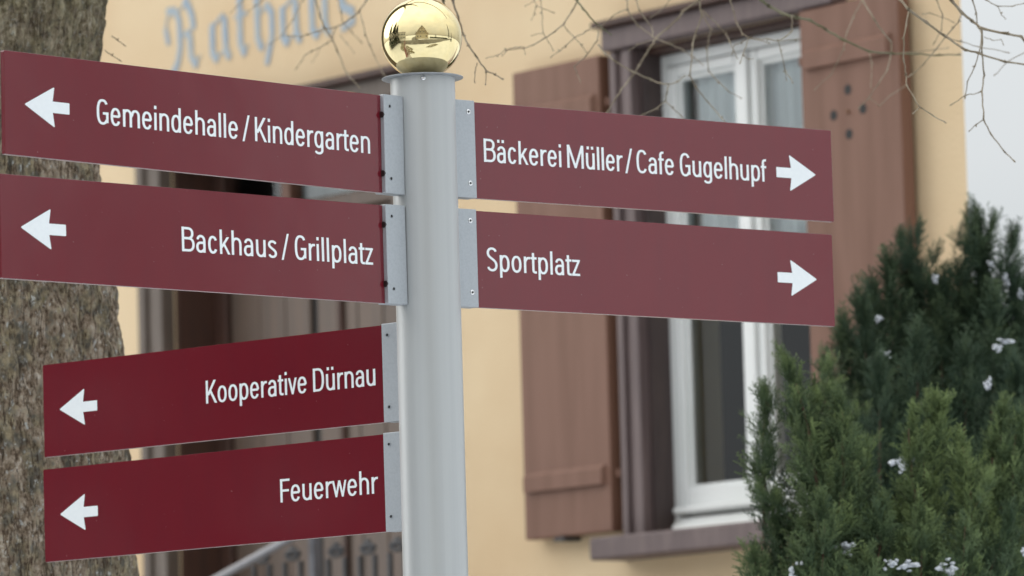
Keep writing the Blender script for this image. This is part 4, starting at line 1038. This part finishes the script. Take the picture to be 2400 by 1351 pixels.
shrub('conifer_shrub', 'feathery green conifer shrub in front of the window, its tip over the white frame', (b1.x, YF, 0), [
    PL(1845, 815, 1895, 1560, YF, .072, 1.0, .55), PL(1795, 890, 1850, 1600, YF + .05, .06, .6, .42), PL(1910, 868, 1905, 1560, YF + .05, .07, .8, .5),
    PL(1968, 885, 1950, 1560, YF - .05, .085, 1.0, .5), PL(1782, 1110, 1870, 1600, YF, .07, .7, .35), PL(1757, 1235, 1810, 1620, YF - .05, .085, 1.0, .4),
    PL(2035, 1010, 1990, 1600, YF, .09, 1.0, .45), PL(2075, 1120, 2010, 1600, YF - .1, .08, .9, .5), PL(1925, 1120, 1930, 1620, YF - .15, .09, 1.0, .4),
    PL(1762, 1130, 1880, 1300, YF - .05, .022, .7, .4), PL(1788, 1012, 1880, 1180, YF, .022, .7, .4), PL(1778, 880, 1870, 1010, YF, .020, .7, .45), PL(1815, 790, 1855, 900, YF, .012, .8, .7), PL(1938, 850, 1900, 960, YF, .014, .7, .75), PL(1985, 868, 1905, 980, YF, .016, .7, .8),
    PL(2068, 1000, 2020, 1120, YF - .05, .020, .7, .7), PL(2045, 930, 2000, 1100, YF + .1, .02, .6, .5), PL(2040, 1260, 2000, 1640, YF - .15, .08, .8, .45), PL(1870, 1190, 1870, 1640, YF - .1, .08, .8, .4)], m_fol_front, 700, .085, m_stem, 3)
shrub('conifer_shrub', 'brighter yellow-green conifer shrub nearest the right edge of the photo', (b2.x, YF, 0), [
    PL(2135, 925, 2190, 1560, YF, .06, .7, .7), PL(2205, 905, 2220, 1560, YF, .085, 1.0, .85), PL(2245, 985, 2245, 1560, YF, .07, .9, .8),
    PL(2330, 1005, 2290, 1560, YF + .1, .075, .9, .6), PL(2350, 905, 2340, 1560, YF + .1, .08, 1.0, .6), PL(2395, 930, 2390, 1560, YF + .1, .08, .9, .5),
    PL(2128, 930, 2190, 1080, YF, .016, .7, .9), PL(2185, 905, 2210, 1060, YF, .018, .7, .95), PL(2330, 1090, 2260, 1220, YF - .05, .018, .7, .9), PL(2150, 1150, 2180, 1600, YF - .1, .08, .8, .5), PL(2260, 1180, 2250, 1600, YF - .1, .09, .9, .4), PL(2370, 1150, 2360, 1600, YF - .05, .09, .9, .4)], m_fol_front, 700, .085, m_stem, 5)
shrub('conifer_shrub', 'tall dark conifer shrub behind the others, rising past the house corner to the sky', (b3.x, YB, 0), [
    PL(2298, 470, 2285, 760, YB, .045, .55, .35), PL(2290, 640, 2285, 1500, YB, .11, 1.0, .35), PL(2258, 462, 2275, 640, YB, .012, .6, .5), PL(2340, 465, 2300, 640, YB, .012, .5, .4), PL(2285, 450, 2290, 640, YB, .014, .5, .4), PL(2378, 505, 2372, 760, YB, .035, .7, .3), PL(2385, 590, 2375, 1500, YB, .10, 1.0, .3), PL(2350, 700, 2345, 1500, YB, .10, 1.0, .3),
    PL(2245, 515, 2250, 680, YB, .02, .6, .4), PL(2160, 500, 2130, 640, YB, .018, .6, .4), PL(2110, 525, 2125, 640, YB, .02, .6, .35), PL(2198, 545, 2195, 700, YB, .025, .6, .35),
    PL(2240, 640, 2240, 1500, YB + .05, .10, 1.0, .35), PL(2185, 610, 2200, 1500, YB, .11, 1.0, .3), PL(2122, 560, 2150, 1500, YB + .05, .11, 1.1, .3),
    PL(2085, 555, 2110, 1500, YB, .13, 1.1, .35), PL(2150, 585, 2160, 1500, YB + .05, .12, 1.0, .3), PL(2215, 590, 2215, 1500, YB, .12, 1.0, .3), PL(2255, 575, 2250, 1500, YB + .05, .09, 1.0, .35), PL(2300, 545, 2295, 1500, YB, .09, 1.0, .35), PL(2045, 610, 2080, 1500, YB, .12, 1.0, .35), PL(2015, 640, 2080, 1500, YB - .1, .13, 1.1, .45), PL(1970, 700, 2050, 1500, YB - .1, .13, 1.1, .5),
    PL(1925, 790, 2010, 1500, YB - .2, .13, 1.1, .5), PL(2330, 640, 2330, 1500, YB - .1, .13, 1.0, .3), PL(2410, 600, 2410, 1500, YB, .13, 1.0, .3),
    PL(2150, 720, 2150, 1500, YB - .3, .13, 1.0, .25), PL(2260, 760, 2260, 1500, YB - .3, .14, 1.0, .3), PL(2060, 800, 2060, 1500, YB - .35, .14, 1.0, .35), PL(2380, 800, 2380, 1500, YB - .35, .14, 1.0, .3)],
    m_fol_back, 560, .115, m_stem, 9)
# snow caught in the shrubs
L = []
for (x, y, Y, w_, h_) in [(1985, 1285, 11.33, 30, 22), (2120, 1088, 12.0, 34, 28), (2165, 1060, 12.05, 16, 14), (2060, 748, 12.5, 18, 12), (2075, 830, 12.45, 18, 12), (2365, 800, 12.3, 36, 12),
                          (2335, 818, 12.3, 18, 16), (2312, 900, 12.2, 14, 24), (1862, 1340, 11.3, 22, 26), (2085, 1322, 11.28, 20, 16), (2130, 1326, 11.28, 36, 18),
                          (2225, 1330, 11.28, 38, 22), (2192, 655, 12.6, 12, 18), (2322, 620, 12.68, 10, 14), (2357, 655, 12.68, 10, 22), (2392, 690, 12.68, 12, 16), (2405, 1290, 11.28, 18, 14)]:
    c = at(x, y, Y)
    for q in range(14):
        bm = bmesh.new(); bmesh.ops.create_icosphere(bm, subdivisions=2, radius=1.0)
        off = Vector((rng.normal(0, .6) * w_ * .6, rng.normal(0, .5) * 14, rng.normal(0, .6) * h_ * .6)) / 1120
        for v in bm.verts:
            k = (.45 + .75 * random.random()) * (.62 if q > 4 else .95)
            v.co = Vector((v.co.x * w_ * .30 * k, v.co.y * 9 * k, v.co.z * h_ * .30 * k)) / 1120 + c + off
        L.append((np.array([tuple(v.co) for v in bm.verts]), np.array([[v.index for v in f.verts] for f in bm.faces]))); bm.free()
V, Fq = join_np(L)
mk('snow_on_shrubs', mesh_np('snow_on_shrubs', V, Fq, True), None, mat('old_wet_snow', (0.68, 0.71, 0.76), 0.6, noise=(60, 5, (0.48, 0.51, 0.56), 0.4, 0.75)), kind='stuff', label='small white patches of old snow caught in the conifer shrubs', cat='snow')

# ------------------------------------------------------------------ what stands round the place and shows in the brass ball and the gloss
def simple_house(name, loc, rz, w, d, ez, rz_, mw, mr, wins, label, cat='house', timber=False, flat=False):
    h = empty(name, loc, rz, label=label, cat=cat)
    bm = bmesh.new(); box(bm, -w / 2, w / 2, -d, 0, 0, ez)
    mk('wall', bm_mesh(bm, 'wall'), h, mw)
    if flat: bx('roof', h, mr, -w / 2 - .3, w / 2 + .3, -d - .3, .3, ez + .003, ez + .35)
    else:
        me = bpy.data.meshes.new('gable'); me.from_pydata([(-w / 2, 0, ez), (w / 2, 0, ez), (0, 0, rz_), (-w / 2, -d, ez), (w / 2, -d, ez), (0, -d, rz_)], [], [(0, 1, 2), (5, 4, 3)]); me.update()
        mk('gable', me, h, mw)
        e = .5; k = (rz_ - ez) / (w / 2)
        me = bpy.data.meshes.new('roof'); me.from_pydata([(-w / 2 - e, .6, ez - e * k), (0, .6, rz_ + .02), (w / 2 + e, .6, ez - e * k), (-w / 2 - e, -d - .6, ez - e * k), (0, -d - .6, rz_ + .02), (w / 2 + e, -d - .6, ez - e * k),
              (-w / 2 - e, .6, ez - e * k + .25), (0, .6, rz_ + .3), (w / 2 + e, .6, ez - e * k + .25), (-w / 2 - e, -d - .6, ez - e * k + .25), (0, -d - .6, rz_ + .3), (w / 2 + e, -d - .6, ez - e * k + .25)], [],
              [(0, 1, 4, 3), (1, 2, 5, 4), (6, 9, 10, 7), (7, 10, 11, 8), (0, 6, 7, 1), (1, 7, 8, 2), (3, 4, 10, 9), (4, 5, 11, 10), (0, 3, 9, 6), (2, 8, 11, 5)]); me.update()
        mk('roof', me, h, mr)
    for (x, z, ww, hh) in wins:
        f = bx('window', h, m_whitefr, x - ww / 2, x + ww / 2, .004, .06, z, z + hh, .01)
        bx('pane', f, m_pane, x - ww / 2 + .08, x - .03, .062, .07, z + .08, z + hh - .08); bx('pane', f, m_pane, x + .03, x + ww / 2 - .08, .062, .07, z + .08, z + hh - .08)
    if timber:
        for (x0, z0, x1, z1) in [(-w / 2, ez, w / 2, ez), (-w / 2 + 1.4, ez + 1.7 * k * .9, w / 2 - 1.4, ez + 1.7 * k * .9), (-w / 2 + 3.2, ez + 3.6 * k * .88, w / 2 - 3.2, ez + 3.6 * k * .88), (-2.4, ez, -2.4, ez + 3), (2.4, ez, 2.4, ez + 3), (0, ez, 0, rz_ - .5), (-3.8, ez, -2.4, ez + 2), (3.8, ez, 2.4, ez + 2)]:
            bm = bmesh.new(); cyl(bm, (x0, .05, z0), (x1, .05, z1), .12, n=4); mk('timber', bm_mesh(bm, 'timber'), h, m_timber)
    return h
simple_house('gabled_house', (.8, -7.5, 0), 0, 11.0, 12, 4.6, 12.0, m_plaster2, m_tile, [(x, 1.3, 1.1, 1.4) for x in (-3.8, -1.3, 3.6)] + [(x, 5.2, 1.0, 1.2) for x in (-1.3, 1.3)], 'gabled half-timbered house across the road behind the viewer', timber=True)
simple_house('white_building', (-20.0, -3.0, 0), math.radians(-62), 11, 9, 7.6, 0, m_white2, m_tile, [(x, z, 1.2, 1.5) for x in (-4, -2, 0, 2, 4) for z in (1.2, 4.6)], 'white flat-roofed building with two rows of windows to the left of the viewer', cat='building', flat=True)
def spruce(loc, h, r, seed, label):
    g = np.random.default_rng(seed); o = empty('spruce_tree', loc, 0, label=label, cat='tree', group='spruces standing round the square')
    bm = bmesh.new(); cyl(bm, (0, 0, 0), (0, 0, h * .95), r * .09, .02, 8); mk('trunk', bm_mesh(bm, 'trunk'), o, m_stem)
    n = 1900; z = g.random(n) ** .8; rr_ = r * (1 - z) * g.uniform(.35, 1.05, n); ph = g.uniform(0, 6.283, n)
    P = np.stack([np.cos(ph) * rr_, np.sin(ph) * rr_, .06 * h + z * h * .94], -1)
    out = np.stack([np.cos(ph), np.sin(ph), -.45 + z * .9], -1); sd_ = np.stack([-np.sin(ph), np.cos(ph), 0 * z], -1)
    s = (.22 + .42 * (1 - z))[:, None] * r * .55
    V = np.stack([P - sd_ * s * .5, P + sd_ * s * .5, P + out * s + g.normal(0, .03, (n, 3))], 1).reshape(-1, 3)
    mk('crown', mesh_np('crown', V, np.arange(3 * n).reshape(n, 3)), o, m_hedge)
for a in [((-13.2, 8.6, 0), 12, 2.6, 1, 'tallest spruce left of the signpost, outside the frame'), ((-14.5, 5.6, 0), 11, 2.5, 2, 'spruce beside the white flat-roofed building'), ((-12.5, 11.6, 0), 10, 2.3, 3, 'spruce behind the big linden at far left'),
          ((16, -8, 0), 4.5, 1.1, 4, 'small spruce right of the gabled house'), ((25, 12, 0), 7.5, 1.4, 5, 'slender spruce at the right of the square'), ((40, 6.3, 0), 24, 2.3, 6, 'distant spruce far to the right')]: spruce(*a)  # the far right one is added to darken the upper left sign's gloss
# low garden hedge along the right of the road
g = np.random.default_rng(77); n = 9000; t_ = g.random(n)
P = np.stack([9 + t_ * 26, -9 + t_ * 13, .1 + g.random(n) * 1.15], -1) + g.normal(0, .28, (n, 3)) * np.array([1, 1, .15])
D3 = g.normal(0, 1, (n, 3)); D3 /= np.linalg.norm(D3, axis=1)[:, None]; E3 = np.cross(D3, g.normal(0, 1, (n, 3))); E3 /= np.linalg.norm(E3, axis=1)[:, None]
V = np.stack([P, P + D3 * .22, P + E3 * .22], 1).reshape(-1, 3)
mk('garden_hedge', mesh_np('garden_hedge', V, np.arange(3 * n).reshape(n, 3)), None, m_hedge, label='low dark garden hedge beyond the road to the right', cat='hedge')
bm = bmesh.new(); cyl(bm, (0, 0, 0), (0, 0, 5.2), .06, .04, 12); me = bm_mesh(bm, 'pole')
lamp = empty('street_lamp', (-3.4, -1.6, 0), 0, label='thin street lamp on the verge behind the viewer', cat='street lamp'); mk('pole', me, lamp, m_iron)
bm = bmesh.new(); box(bm, -.10, .45, -.09, .09, 5.2, 5.32, .03); mk('lamp_head', bm_mesh(bm, 'lamp_head'), lamp, m_iron)
